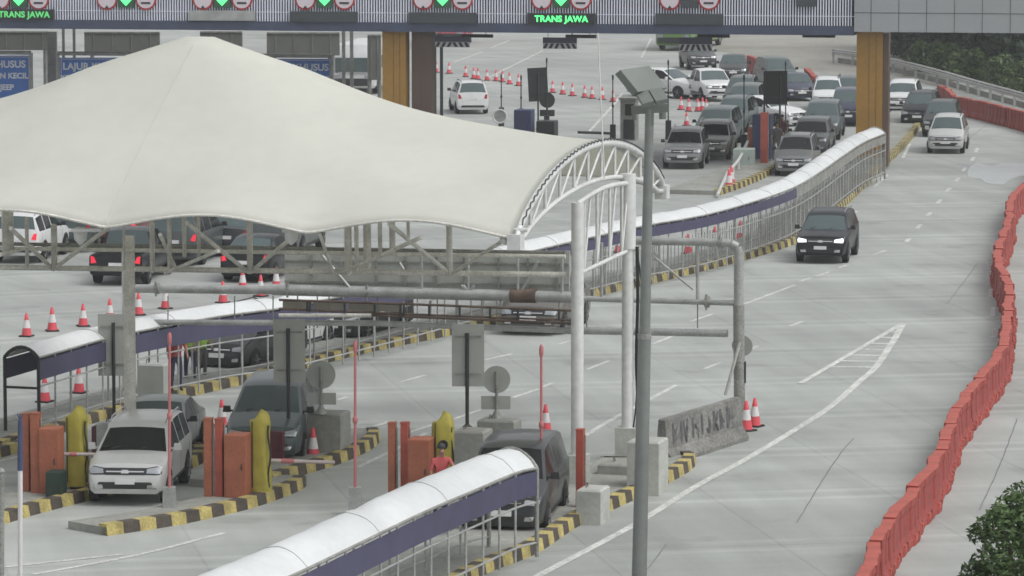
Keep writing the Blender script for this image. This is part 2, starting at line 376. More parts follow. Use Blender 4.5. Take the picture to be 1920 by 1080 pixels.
# ================================================================ CARS
def car_proto(kind):
    S = {
     'suv':  dict(L=4.75, W=1.86, zb=.30, prof=[(0, .55, .78), (.012, .82, .90), (.035, .99, .95), (.12, 1.09, 1), (.255, 1.15, 1), (.41, 1.60, 1), (.46, 1.70, 1), (.60, 1.76, 1), (.80, 1.76, 1), (.925, 1.70, 1), (.972, 1.26, .985), (.985, .95, .97), (1, .60, .88)], belt=1.16, cowl=4, roof=5, rend=9, wr=.385, wx=(.185, .80)),
     'mpv':  dict(L=4.35, W=1.70, zb=.24, prof=[(0, .50, .76), (.012, .72, .90), (.03, .86, .95), (.11, 1.00, 1), (.215, 1.12, 1), (.38, 1.60, 1), (.43, 1.66, 1), (.60, 1.71, 1), (.82, 1.70, 1), (.935, 1.64, 1), (.975, 1.16, .985), (.987, .85, .97), (1, .52, .88)], belt=1.10, cowl=4, roof=5, rend=9, wr=.33, wx=(.17, .81)),
     'van':  dict(L=4.75, W=1.83, zb=.25, prof=[(0, .50, .74), (.012, .76, .88), (.03, .92, .94), (.10, 1.05, 1), (.20, 1.17, 1), (.37, 1.70, 1), (.42, 1.77, 1), (.60, 1.82, 1), (.82, 1.81, 1), (.935, 1.74, 1), (.975, 1.2, .985), (.987, .85, .97), (1, .52, .88)], belt=1.14, cowl=4, roof=5, rend=9, wr=.34, wx=(.17, .80)),
     'hatch': dict(L=4.25, W=1.75, zb=.20, prof=[(0, .45, .74), (.012, .66, .88), (.035, .80, .94), (.13, .93, 1), (.27, 1.02, 1), (.44, 1.45, 1), (.50, 1.50, 1), (.62, 1.52, 1), (.76, 1.49, 1), (.86, 1.40, 1), (.955, 1.05, .98), (.98, .80, .96), (1, .48, .88)], belt=1.0, cowl=4, roof=5, rend=9, wr=.32, wx=(.185, .80)),
     'sedan': dict(L=4.55, W=1.75, zb=.20, prof=[(0, .45, .74), (.012, .64, .88), (.035, .76, .94), (.14, .90, 1), (.28, .98, 1), (.43, 1.40, 1), (.49, 1.46, 1), (.58, 1.47, 1), (.66, 1.45, 1), (.72, 1.38, 1), (.85, 1.03, .99), (.97, .98, .96), (1, .50, .88)], belt=.96, cowl=4, roof=5, rend=9, wr=.32, wx=(.185, .80)),
     'pickup': dict(L=5.1, W=1.85, zb=.34, prof=[(0, .58, .78), (.012, .82, .90), (.035, .98, .95), (.12, 1.08, 1), (.235, 1.16, 1), (.345, 1.64, 1), (.38, 1.71, 1), (.46, 1.75, 1), (.55, 1.74, 1), (.62, 1.68, 1), (.64, 1.10, 1), (.985, 1.08, .98), (1, .62, .92)], belt=1.12, cowl=4, roof=5, rend=9, wr=.38, wx=(.18, .80)),
    }[kind]
    L, W, zb, prof, belt = S['L'], S['W'], S['zb'], S['prof'], S['belt']
    hw = W / 2
    # stations: the profile with a B and a C pillar inserted as narrow pairs
    st = [list(p) + [i] for i, p in enumerate(prof)]
    def interp(t):
        for a, b in zip(prof, prof[1:]):
            if a[0] <= t <= b[0]:
                k = (t - a[0]) / (b[0] - a[0]); return a[1] + (b[1] - a[1]) * k, a[2] + (b[2] - a[2]) * k
    t0, t1 = prof[S['roof']][0], prof[S['rend']][0]
    pil = []
    nb = 2 if t1 - t0 > .3 else 1
    for k in range(nb):
        t = t0 + (t1 - t0) * (.30 + .36 * k if nb == 2 else .5); pil.append((t - .009, t + .009))
        for q in pil[-1]: z, ww = interp(q); st.append([q, z, ww, None])
    st.sort(key=lambda q: q[0])
    rings = []
    for t, z, ww, idx in st:
        x = L / 2 - t * L; h = hw * ww
        tc_, tr = prof[S['cowl']][0], prof[S['roof']][0]; te, tg = prof[S['rend']][0], prof[S['rend'] + 1][0]
        if t <= tc_: cab = 0
        elif t < tr: cab = (t - tc_) / (tr - tc_)
        elif t <= te: cab = 1
        elif t < tg: cab = 1 - (t - te) / (tg - te)
        else: cab = 0
        tw = (h - .05) * (1 - cab) + (h - .20) * cab
        bz = belt if (cab > 0 or abs(t - tc_) < 1e-6) else min(belt, z - .07)
        if t > te and cab == 0: bz = min(belt, z - .06)
        bz = min(bz, z - .06)
        zbb = zb + (.12 if t < .005 or t > .995 else 0)
        mid = zbb + (bz - zbb) * .5
        rings.append([(x, 0, zbb), (x, h * .86, zbb), (x, h - .03, zbb + .07), (x, h, mid), (x, h - .012, bz - .05), (x, h - .035, bz), (x, tw, z - .055), (x, tw - .075, z - .012), (x, tw * .5, z + .012), (x, 0, z + .022)])
    n = len(rings[0])
    V = []; 
    for r in rings:
        V += r; V += [(x, -y, z) for x, y, z in r]
    m = 2 * n
    body, wind, rearw, sidew = MB(), MB(), MB(), MB()
    acc = {id(body): [], id(wind): [], id(rearw): [], id(sidew): []}
    ts = [q[0] for q in st]
    for i in range(len(rings) - 1):
        for j in range(n - 1):
            a, b = ts[i], ts[i + 1]; dst = body
            tc_, tr = prof[S['cowl']][0], prof[S['roof']][0]; te, tg = prof[S['rend']][0], prof[S['rend'] + 1][0]
            if j in (7, 8) and a >= tc_ - 1e-6 and b <= tr + 1e-6: dst = wind
            elif j in (7, 8) and a >= te - 1e-6 and b <= tg + 1e-6: dst = rearw
            elif j == 5 and a >= tc_ - 1e-6 and b <= (te if kind != 'sedan' else te) + 1e-6 and not any(abs(a - p[0]) < 1e-6 for p in pil): dst = sidew
            for sgn in (0, 1):
                o = sgn * n
                q = (i * m + o + j, i * m + o + j + 1, (i + 1) * m + o + j + 1, (i + 1) * m + o + j)
                acc[id(dst)].append(q if sgn == 0 else q[::-1])
    # end caps
    for i, rev in ((0, True), (len(rings) - 1, False)):
        for j in range(n - 1):
            pass
        cap = [i * m + j for j in range(n)] + [i * m + n + j for j in range(n - 2, 0, -1)]
        acc[id(body)].append(tuple(cap[::-1] if rev else cap))
    for mb in (body, wind, rearw, sidew):
        used = sorted({k for q in acc[id(mb)] for k in q}); mp = {k: i for i, k in enumerate(used)}
        mb.add([V[k] for k in used], [tuple(mp[k] for k in q) for q in acc[id(mb)]], True)
    bv = BVHTree.FromPolygons([Vector(v) for v in V], [q for k in acc.values() for q in k])
    def hit(axis, a, b):
        if axis == 'F': o, d = Vector((9, a, b)), Vector((-1, 0, 0))
        elif axis == 'R': o, d = Vector((-9, a, b)), Vector((1, 0, 0))
        elif axis == 'L': o, d = Vector((a, 9, b)), Vector((0, -1, 0))
        elif axis == 'T': o, d = Vector((a, b, 9)), Vector((0, 0, -1))
        else: o, d = Vector((a, -9, b)), Vector((0, 1, 0))
        h, nn, _, _ = bv.ray_cast(o, d)
        return h, -d
    def patch(mb, axis, quad, off=.008, nx=5, ny=3):
        pts = []
        for j in range(ny + 1):
            for i in range(nx + 1):
                s, t = i / nx, j / ny
                a = [quad[0][k] * (1 - s) * (1 - t) + quad[1][k] * s * (1 - t) + quad[2][k] * s * t + quad[3][k] * (1 - s) * t for k in (0, 1)]
                h, d = hit(axis, *a)
                if h is None: return
                pts.append(h + d * off)
        fs = [(j * (nx + 1) + i, j * (nx + 1) + i + 1, (j + 1) * (nx + 1) + i + 1, (j + 1) * (nx + 1) + i) for j in range(ny) for i in range(nx)]
        ring = [i for i in range(nx + 1)] + [j * (nx + 1) + nx for j in range(1, ny + 1)] + [ny * (nx + 1) + i for i in range(nx - 1, -1, -1)] + [j * (nx + 1) for j in range(ny - 1, 0, -1)]
        base = len(pts); pts += [pts[k] - d * (off + .02) for k in ring]
        fs += [(ring[k], ring[(k + 1) % len(ring)], base + (k + 1) % len(ring), base + k) for k in range(len(ring))]
        mb.add(pts, fs, False)
    root = empty(kind + '_car', (0, 0, 0), 0, 'car', {'suv': 'suv', 'mpv': 'minivan', 'van': 'minivan', 'hatch': 'hatchback', 'sedan': 'sedan', 'pickup': 'pickup truck'}[kind])
    root.name = {'suv': 'suv', 'mpv': 'compact_minivan', 'van': 'minivan', 'hatch': 'hatchback_car', 'sedan': 'sedan_car', 'pickup': 'pickup_truck'}[kind]
    bo = body.build('body', paint('tmp', (.5, .5, .5)), root, sharp=32)
    def done(mb, name, m, par=root, sharp=None): return mb.build(name, m, par, sharp=sharp) if mb.v else None
    done(wind, 'windshield', glassm, sharp=30); done(rearw, 'rear_window', glassm, sharp=30); pieces(sidew, 'side_window', glassd, root, sharp=30)
    hz = prof[2][1]; e = hw
    for sg in (1, -1):
        mb = MB(); patch(mb, 'F', [(sg * e * .50, hz - .235), (sg * e * .915, hz - .24), (sg * e * .945, hz - .02), (sg * e * .52, hz - .085)], .007, 7); bz_ = done(mb, 'headlight_bezel', trim)
        mb = MB(); patch(mb, 'F', [(sg * e * .54, hz - .20), (sg * e * .89, hz - .21), (sg * e * .93, hz - .04), (sg * e * .56, hz - .10)], .016, 7)
        if mb.v: mb.build('headlight', lampw, root)
        mb = MB(); patch(mb, 'F', [(sg * e * .55, zb + .13), (sg * e * .76, zb + .13), (sg * e * .78, zb + .23), (sg * e * .57, zb + .22)], .012); done(mb, 'fog_light', chrome)
        rz = prof[-3][1] if kind != 'sedan' else .9
        rz = {'suv': 1.0, 'mpv': .95, 'van': 1.0, 'hatch': .86, 'sedan': .84, 'pickup': .88}[kind]
        mb = MB(); patch(mb, 'R', [(sg * e * .70, rz - .10), (sg * e * .90, rz - .13), (sg * e * .92, rz + .12), (sg * e * .80, rz + .10)], .012); done(mb, 'taillight', lampr)
        mb = MB()                                                    # mirror
        mx = L / 2 - prof[S['cowl']][0] * L - .30
        mb.box((mx, sg * (hw + .10), belt + .06), (.10, .20, .15), taper=.2); mb.box((mx + .01, sg * (hw - .01), belt + .02), (.05, .12, .04)); done(mb, 'mirror', trim)
        mb = MB()
        ax = 'L' if sg > 0 else 'S'
        for wxi in S['wx']:                                          # dark wheel arch
            cx = L / 2 - wxi * L; r = S['wr'] + .055; rows = []
            for k in range(9):
                an = math.pi * k / 8
                for rr in (0.0, .5, .85, 1.0):
                    px, pz = cx + r * rr * math.cos(an), S['wr'] + r * rr * math.sin(an)
                    h, d = hit(ax, px, max(pz, zb + .075)); rows.append((h if h is not None else Vector((px, sg * hw, pz))) + d * .006)
            mb.add(rows, [(k * 4 + q, k * 4 + q + 1, (k + 1) * 4 + q + 1, (k + 1) * 4 + q) for k in range(8) for q in range(3)], False)
        patch(mb, ax, [(L / 2 - (S['wx'][0] + .09) * L, zb + .075), (L / 2 - (S['wx'][1] - .09) * L, zb + .075), (L / 2 - (S['wx'][1] - .09) * L, zb + .15), (L / 2 - (S['wx'][0] + .09) * L, zb + .15)], .008, 6, 1)
        done(mb, 'side_trim', trim)
        mb = MB()
        for t in (prof[S['cowl']][0] + .03, pil[0][0] + .01, pil[-1][1] + .11 if nb == 2 else pil[0][0] + .14):
            x = L / 2 - t * L; patch(mb, ax, [(x, zb + .17), (x + .016, zb + .17), (x + .016, belt - .04), (x, belt - .04)], .003, 1, 4)
        pieces(mb, 'door_seam', trim, root)
        if kind in ('suv', 'mpv'):
            mb = MB(); zr = prof[S['roof'] + 2][1]
            mb.path([(L / 2 - .43 * L, sg * (hw - .27), prof[6][1] + .02), (L / 2 - .50 * L, sg * (hw - .26), zr + .055), (L / 2 - .84 * L, sg * (hw - .26), zr + .06), (L / 2 - .90 * L, sg * (hw - .27), zr - .02)], .018, 6); done(mb, 'roof_rail', chrome if kind == 'suv' else trim)
        for wxi in S['wx']:
            cx = L / 2 - wxi * L; wr = S['wr']
            mb = MB(); y0 = sg * (hw - .20); y1 = sg * (hw + .012)
            mb.tube((cx, y0, wr), (cx, y1, wr), wr, n=22); wl = done(mb, 'wheel', black)
            mb = MB(); mb.disc((cx, sg * (hw + .016), wr), wr * .63, (0, 1, 0), .02, 18); done(mb, 'rim', trim, wl)
            mb = MB()
            for k in range(5):
                an = k * 2 * math.pi / 5 + .3; mb.bar((cx, sg * (hw + .03), wr), (cx + wr * .60 * math.cos(an), sg * (hw + .03), wr + wr * .60 * math.sin(an)), .07, .012)
            done(mb, 'spokes', alloy, wl)
    mb = MB(); patch(mb, 'F', [(-e * .50, hz - .24), (e * .50, hz - .24), (e * .53, hz - .08), (-e * .53, hz - .08)], .008, 8); gr = done(mb, 'grille', trim)
    mb = MB(); patch(mb, 'F', [(-e * .48, hz - .175), (e * .48, hz - .175), (e * .48, hz - .145), (-e * .48, hz - .145)], .022, 8, 1); patch(mb, 'F', [(-e * .10, hz - .20), (e * .10, hz - .20), (e * .08, hz - .12), (-e * .08, hz - .12)], .030, 2, 1)
    if mb.v: mb.build('chrome_bar', chrome, gr)
    mb = MB(); patch(mb, 'F', [(-e * .78, zb + .125), (e * .78, zb + .125), (e * .66, zb + .285), (-e * .66, zb + .285)], .006, 8); done(mb, 'lower_grille', trim)
    mb = MB(); patch(mb, 'F', [(-.23, zb + .235), (.23, zb + .235), (.23, zb + .355), (-.23, zb + .355)], .030, 3, 1); done(mb, 'front_plate', plate)
    mb = MB(); pz = {'suv': .82, 'mpv': .80, 'van': .85, 'hatch': .68, 'sedan': .68, 'pickup': .72}[kind]
    patch(mb, 'R', [(-.23, pz - .06), (.23, pz - .06), (.23, pz + .06), (-.23, pz + .06)], .012, 3, 1); done(mb, 'rear_plate', plate)
    mb = MB(); patch(mb, 'R', [(-e * .74, zb + .125), (e * .74, zb + .125), (e * .70, zb + .24), (-e * .70, zb + .24)], .008, 8); done(mb, 'rear_bumper_trim', trim)
    mb = MB(); mb.bar((L / 2 - prof[4][0] * L - .02, -.5, prof[4][1] + .045), (L / 2 - prof[4][0] * L - .25, -.1, prof[4][1] + .13), .02); mb.bar((L / 2 - prof[4][0] * L - .02, .2, prof[4][1] + .045), (L / 2 - prof[4][0] * L - .27, .55, prof[4][1] + .12), .02); pieces(mb, 'wiper', trim, root)
    if kind == 'pickup':
        mb = MB(); mb.box((L / 2 - .81 * L, 0, 1.12), (L * .30, W - .2, .012)); done(mb, 'cargo_bed', trim)
    return Proto(root), S
PROTO = {k: car_proto(k) for k in ('suv', 'mpv', 'van', 'hatch', 'sedan', 'pickup')}
def set_mat(o, part, m):
    for ch in o.children:
        if ch.name.split('.')[0] == part:
            ch.material_slots[0].link = 'OBJECT'; ch.material_slots[0].material = m
def car(kind, paintm, px, py, yaw, face, label, group=None, opts=(), sc=1.0):
    P, S = PROTO[kind]
    near = G(px, py); a = dirv(yaw)           # a: the way the car's axis runs away from the camera
    c = near + a * (S['L'] / 2 - .75) * sc
    fwd = -a if face == 'F' else a
    o = P.put((c.x, c.y, .012), math.atan2(fwd.y, fwd.x), label, group)
    if sc != 1.0: o.scale = (sc,) * 3
    set_mat(o, 'body', paintm)
    set_mat(o, 'headlight', lampon if 'lit' in opts else lampw)
    set_mat(o, 'taillight', lampron if 'brake' in opts else lampr)
    set_mat(o, 'windshield', glassd if 'darkws' in opts else glassm)
    set_mat(o, 'mirror', paintm if 'bodymirror' in opts else trim)
    return o
pW = paint('white', (.62, .63, .63)); pS = paint('silver', (.20, .21, .21), .3); pG = paint('grey', (.075, .085, .085), .2); pDG = paint('dark_grey', (.028, .033, .035), .1)
pK = paint('black', (.006, .009, .011)); pK.node_tree.nodes['Principled BSDF'].inputs['Specular IOR Level'].default_value = .25; pT = paint('teal_grey', (.062, .085, .085), .1); pB = paint('dark_blue', (.02, .028, .06), .2); pBr = paint('bronze', (.12, .115, .10), .2); pM = paint('maroon', (.12, .03, .03))
pPS = paint('pale_silver', (.50, .51, .50), .2); pPG = paint('pale_green_grey', (.20, .23, .215), .1)
Q = 'queue of cars waiting beyond the toll booths'; EX = 'cars leaving on the exit road'; TL = 'cars stopped under the tent beyond the trusses'
car('suv', pK, 1542, 492, 11, 'F', 'black suv with headlights lit driving alone on the exit road', EX, ('lit',), sc=.96)
car('mpv', pPS, 1774, 287, 9.5, 'F', 'white compact minivan nearest in the line leaving on the exit road', EX, ('bodymirror',))
car('mpv', pDG, 1763, 256, 10, 'F', 'dark grey minivan close behind the white compact minivan on the exit road', EX)
car('mpv', pK, 1722, 237, 12, 'F', 'black minivan with pale headlights left of the orange water barriers', EX)
car('suv', pW, 1689, 213, 10, 'F', 'white suv just right of the ochre gantry pillar', EX)
car('suv', pS, 1281, 316, 7, 'F', 'silver suv with dark windscreen at the head of its lane beside the floodlight pole', Q, ('darkws',))
car('suv', pBr, 1333, 300, 8, 'F', 'bronze suv half hidden behind the silver suv', Q, ('darkws',))
car('van', pT, 1338, 276, 11, 'F', 'teal grey minivan following the bronze suv', Q)
car('mpv', pT, 1372, 248, 12, 'F', 'teal grey compact minivan third back in the lane beside the thin boom pole', Q)
car('van', pG, 1392, 226, 10, 'F', 'grey minivan behind the teal compact minivan', Q)
car('mpv', pG, 1388, 204, 8, 'F', 'grey compact minivan behind the white pickup', Q)
car('pickup', pW, 1345, 190, -14, 'F', 'white pickup truck nosing between two lanes', Q)
car('hatch', pW, 1290, 184, -52, 'F', 'white hatchback turning sideways across the lanes', Q, ('bodymirror',), sc=1.08)
car('suv', pDG, 1316, 131, -7, 'F', 'dark suv with chrome nose under the hazard board', Q)
car('sedan', pDG, 1375, 150, 4, 'F', 'dark sedan beside the orange barrier at the back of the queue', Q)
car('van', pT, 1465, 168, -8, 'F', 'pale roofed minivan behind the dark sign back on its two posts', Q)
car('sedan', pB, 1500, 189, -6, 'F', 'navy sedan with a white plate right of the dark sign back', Q)
car('sedan', pW, 1478, 236, -48, 'F', 'white sedan turned sideways behind the blue cabinet', Q, ('bodymirror',))
car('mpv', pW, 1552, 208, 4, 'F', 'white compact minivan far back left of the ochre pillar', Q)
car('van', pB, 1590, 236, 6, 'F', 'dark blue minivan against the left side of the ochre pillar', Q)
car('mpv', pG, 1592, 205, 6, 'F', 'grey compact minivan behind the dark blue minivan', Q)
car('van', pT, 1540, 262, 8, 'F', 'large grey green minivan between the white sedan and the ochre pillar', Q)
car('suv', pG, 1518, 294, 9, 'F', 'grey suv with roof rails second from the front beside the walkway roof', Q, ('darkws',))
car('mpv', pS, 1490, 329, 9, 'F', 'silver minivan with dark windscreen at the front beside the walkway roof', Q, ('darkws',))
car('mpv', pW, 884, 213, -7, 'R', 'white minivan driving away seen from behind above the tent', None)
car('suv', pPS, 243, 943, 4, 'F', 'silver white suv at the toll booth between the yellow covers', 'cars at the near toll booths', ('darkws', 'bodymirror'))
car('van', pT, 499, 866, 4.5, 'F', 'dark grey green minivan arriving behind the middle yellow cover', 'cars at the near toll booths')
car('van', pDG, 948, 1000, 8, 'F', 'dark grey minivan between the walkway roof end and the white column', 'cars at the near toll booths', ('darkws',))
car('sedan', pPG, 284, 866, 5, 'F', 'pale green grey sedan mostly hidden behind the white suv at the booth', 'cars at the near toll booths', sc=.93)
car('suv', pW, 35, 492, 9, 'R', 'white suv with red tail lights at the far left under the tent edge', TL, ('brake',))
car('pickup', pK, 226, 533, 8, 'R', 'black pickup truck with lit brake lights and white plate', TL, ('brake',))
car('mpv', pT, 140, 470, 10, 'R', 'grey green minivan right of the white suv under the tent edge', TL)
car('hatch', pM, 222, 465, 10, 'R', 'maroon hatchback beyond the black pickup', TL, ('brake',))
car('van', pG, 333, 496, 10, 'R', 'grey minivan with brake lights between the truss posts', TL, ('brake',))
car('sedan', pK, 468, 527, 12, 'R', 'black sedan with lit brake lights under the second truss', TL, ('brake',))
car('sedan', pDG, 432, 478, 12, 'R', 'dark grey sedan beyond the black sedan', TL)
car('hatch', pG, 520, 478, 12, 'R', 'grey hatchback beyond the black sedan on its right', TL)
car('mpv', pDG, 428, 697, 22, 'F', 'dark minivan seen through the walkway railing beside the workers', None)
car('sedan', pW, 485, 668, 22, 'R', 'white sedan with blue bands seen through the walkway railing', None)
car('mpv', pDG, 640, 640, 22, 'F', 'dark minivan seen through the walkway railing under the pipe frame', None)
car('hatch', pBr, 1003, 624, 14, 'F', 'olive brown hatchback passing under the low pipe frame', None)
# ---- bus and lorries
def lorry(px, py, yaw, L, W, Hh, m, label, cat, name, face='F', cabm=None, stripe=None):
    near = G(px, py); a = dirv(yaw); fwd = -a if face == 'F' else a; c = near + a * (L / 2)
    o = empty(name, (c.x, c.y, .012), math.atan2(fwd.y, fwd.x), label, cat)
    b = MB(); x1 = L / 2; sec = [(x1, .92, .55, Hh * .55), (x1 - .12, 1, .38, Hh - .5), (x1 - .35, 1, .35, Hh - .05), (x1 - .9, 1, .35, Hh), (-x1 + .2, 1, .35, Hh), (-x1, .96, .45, Hh - .2)]
    rr = []
    for x, k, z0, z1 in sec:
        h = W / 2 * k; rr.append([(x, 0, z0), (x, h - .1, z0), (x, h, z0 + .15), (x, h, z1 - .25), (x, h - .15, z1 - .04), (x, 0, z1)])
    V = []
    for r in rr: V += r + [(x, -y, z) for x, y, z in r]
    fs = []
    for i in range(len(rr) - 1):
        for j in range(5):
            fs += [(i * 12 + j, i * 12 + j + 1, i * 12 + 12 + j + 1, i * 12 + 12 + j), (i * 12 + 18 + j, i * 12 + 18 + j + 1, i * 12 + 6 + j + 1, i * 12 + 6 + j)]
    for i, rv in ((0, 1), (len(rr) - 1, 0)):
        q = [i * 12 + j for j in range(6)] + [i * 12 + 6 + j for j in range(4, 0, -1)]; fs.append(tuple(q[::-1] if rv else q))
    b.add(V, fs, True); b.build('body', m, o, sharp=30)
    q = MB(); q.box((x1 - .03, 0, Hh * .58), (.10, W * .86, Hh * .30)); q.build('windshield', glassm, o)
    q = MB(); q.box((x1 + .015, 0, .72), (.06, W * .88, .42)); q.build('bumper', trim, o)
    for sg in (1, -1):
        q = MB(); q.box((x1 + .03, sg * W * .37, 1.02), (.07, .42, .2)); q.build('headlight', lampw, o)
        q = MB(); q.box((x1 - .1, sg * (W / 2 + .15), Hh * .66), (.12, .2, .45)); q.bar((x1 - .1, sg * W / 2, Hh * .75), (x1 - .1, sg * (W / 2 + .15), Hh * .78), .04); q.build('mirror', trim, o)
        for wx in (x1 - 1.5, -x1 + 1.8):
            q = MB(); q.tube((wx, sg * (W / 2 - .25), .5), (wx, sg * (W / 2 + .01), .5), .5, n=20); wl = q.build('wheel', black, o)
            q = MB(); q.disc((wx, sg * (W / 2 + .015), .5), .28, (0, 1, 0), .02, 16); q.build('rim', alloy, wl)
        if L > 7:
            q = MB(); q.box((-.4, sg * (W / 2 + .004), Hh * .62), (L * .78, .02, Hh * .24)); q.build('side_window', glassd, o)
    q = MB(); q.box((x1 + .035, 0, 1.25), (.03, W * .7, .10)); q.build('chrome_bar', chrome, o)
    return o
lorry(1262, 96, 16, 10.5, 2.5, 3.4, mat('bus_green', (.13, .24, .06), .35, 0, .1, .5, coat=.5), 'green coach coming under the gantry at the back', 'bus', 'coach_bus')
lorry(838, 88, 4, 8, 2.4, 3.2, mat('lorry_pink_red', (.50, .08, .12), .5, 0, .2, .8), 'red and white lorry right of the brown pillar', 'truck', 'box_lorry')
lorry(662, 178, 8, 8, 2.4, 2.9, mat('lorry_white', (.55, .56, .56), .5, 0, .1, .8), 'white lorry behind the dark posts left of the ochre pillar', 'truck', 'box_lorry')
# ================================================================ GANTRY BUILDING
GU = Vector((math.cos(R(10)), -math.sin(R(10)), 0)); GV = Vector((math.sin(R(10)), math.cos(R(10)), 0))   # along and through the gantry
GO = G(1600, 318)                    # on the ground below the right end of the louvred front
def gp(u, v, z): return GO + GU * u + GV * v + Vector((0, 0, z))
def g_u(px, py_, v=0.0):             # u and height on the gantry front plane seen at a pixel
    d = ray(px, py_); O = Vector((0, 0, H)); n = GV; t = ((GO + GV * v) - O).dot(n) / d.dot(n); p = O + d * t
    return (p - GO).dot(GU), p.z
gant = empty('toll_gantry', gp(-20, 1, 0), 0, 'wide toll plaza gantry with navy and white louvred front above all lanes', 'toll gantry')
GM = Matrix.Rotation(R(-10), 3, 'Z')
z0 = g_u(800, 60)[1]; zf = g_u(800, 43)[1]; uL = g_u(-500, 50)[0]; ZT = zf + 2.6
m = MB(); m.box(gp(uL / 2, .35, (zf + ZT) / 2), (-uL, .5, ZT - zf), GM); m.build('backing', mat('louvre_backing', (.008, .010, .028), .6, 0, .1), gant, world=True)
m = MB(); u = uL + .06
while u < -.05: m.box(gp(u, .03, (zf + ZT) / 2), (.050, .12, ZT - zf - .02), GM); u += .124
m.box(gp(uL / 2, -.035, zf + .44), (-uL, .02, .025), GM); lo = m.build('louvres', mat('louvre_white', (.72, .74, .84), .5, 0, .08), gant, world=True)
m = MB(); m.box(gp(uL / 2, .6, (z0 + zf) / 2), (-uL, 1.4, zf - z0 - .01), GM); m.build('ledge', mat('gantry_ledge', (.05, .065, .11), .5, 0, .15), gant, world=True)
m = MB(); m.box(gp(uL / 2, 5, z0 + .35), (-uL, 7.3, .25), GM); m.box(gp(uL / 2, 5, ZT + .1), (-uL + .5, 9.3, .25), GM)
m.build('soffit', mat('gantry_soffit', (.20, .195, .185), .7, 0, .15), gant, world=True)
m = MB(); rz = g_u(1700, 60)[1]; ur = g_u(2300, 50)[0]
m.box(gp(ur / 2, .25, (rz + ZT) / 2), (ur, .9, ZT - rz), GM); rp = m.build('grey_panel_front', mat('grey_composite', (.30, .315, .325), .45, 0, .06, .3), gant, world=True)
m = MB(); pw = (g_u(1712, 40)[0] - g_u(1660, 40)[0]); ph = .66
u = .75
while u < ur: m.box(gp(u, -.202, (rz + ZT) / 2), (.025, .02, ZT - rz), GM); u += pw
for k in range(5): m.box(gp(ur / 2, -.204, rz + .85 + k * .95), (ur, .02, .025), GM)
m.build('panel_joint', mat('panel_joint', (.07, .075, .08), .7), rp, world=True) if False else tag(m.build('panel_joint', mat('panel_joint', (.07, .075, .08), .7), gant, world=True))
def pillar(u0, u1, v, m_, label, name='gantry_pillar', dep=.9, side=None):
    c = gp((u0 + u1) / 2, v, 0); o = empty(name, c, R(-10), label, 'pillar', 'pillars under the toll gantry')
    w_ = u1 - u0; b = MB(); b.box((0, 0, (z0 + .2) / 2), (w_, dep, z0 + .2)); b.build('shaft', m_, o)
    b = MB(); b.box((0, 0, .25), (w_ + .2, dep + .2, .5)); b.build('plinth', concrete, o)
    b = MB()
    for x in (-w_ * .02, w_ * .25): b.box((x, -dep / 2 - .004, z0 / 2 + .3), (.02, .012, z0 - .5))
    b.build('cladding_joint', pillarb, o)
    if side:
        b = MB(); b.box((w_ / 2 + .13, .1, z0 / 2 + .1), (.26, dep, z0)); b.build('shaded_side', side, o)  # brown strip puts the shade on the pillar's right flank into the colour
    return o
ua, ub = g_u(1603, 250)[0], g_u(1652, 250)[0]
pillar(ua, ub, .9, pillary, 'ochre clad gantry pillar beside the end of the walkway roof', side=pillarb)
ua, ub = g_u(713, 150)[0], g_u(757, 150)[0]; pillar(ua, ub, .9, pillary, 'ochre clad gantry pillar behind the tent slope')
ua, ub = g_u(765, 150)[0], g_u(803, 150)[0]; pillar(ua, ub, 1.3, pillarb, 'dark brown gantry pillar immediately right of the ochre one')
def simple_post(px, py, h, r, m_, name, label, cat, group=None):
    p = G(px, py); o = empty(name, p, 0, label, cat, group); b = MB(); b.tube((0, 0, 0), (0, 0, h), r); b.build('shaft', m_, o); b = MB(); b.box((0, 0, .03), (r * 4, r * 4, .06)); b.build('base_plate', m_, o); return o
for px, lab in ((811, 'black square post right of the brown gantry pillar'), (828, 'thin dark post right of the brown gantry pillar')):
    p = G(px, 243); o = empty('dark_post', p, 0, lab, 'post'); b = MB(); b.box((0, 0, 2.2), (.40 if px == 811 else .16, .25, 4.4 if px == 811 else 5.3)); b.build('shaft', darks, o)
    b = MB(); b.box((0, 0, .1), (.6, .5, .2)); b.build('base', concrete, o)
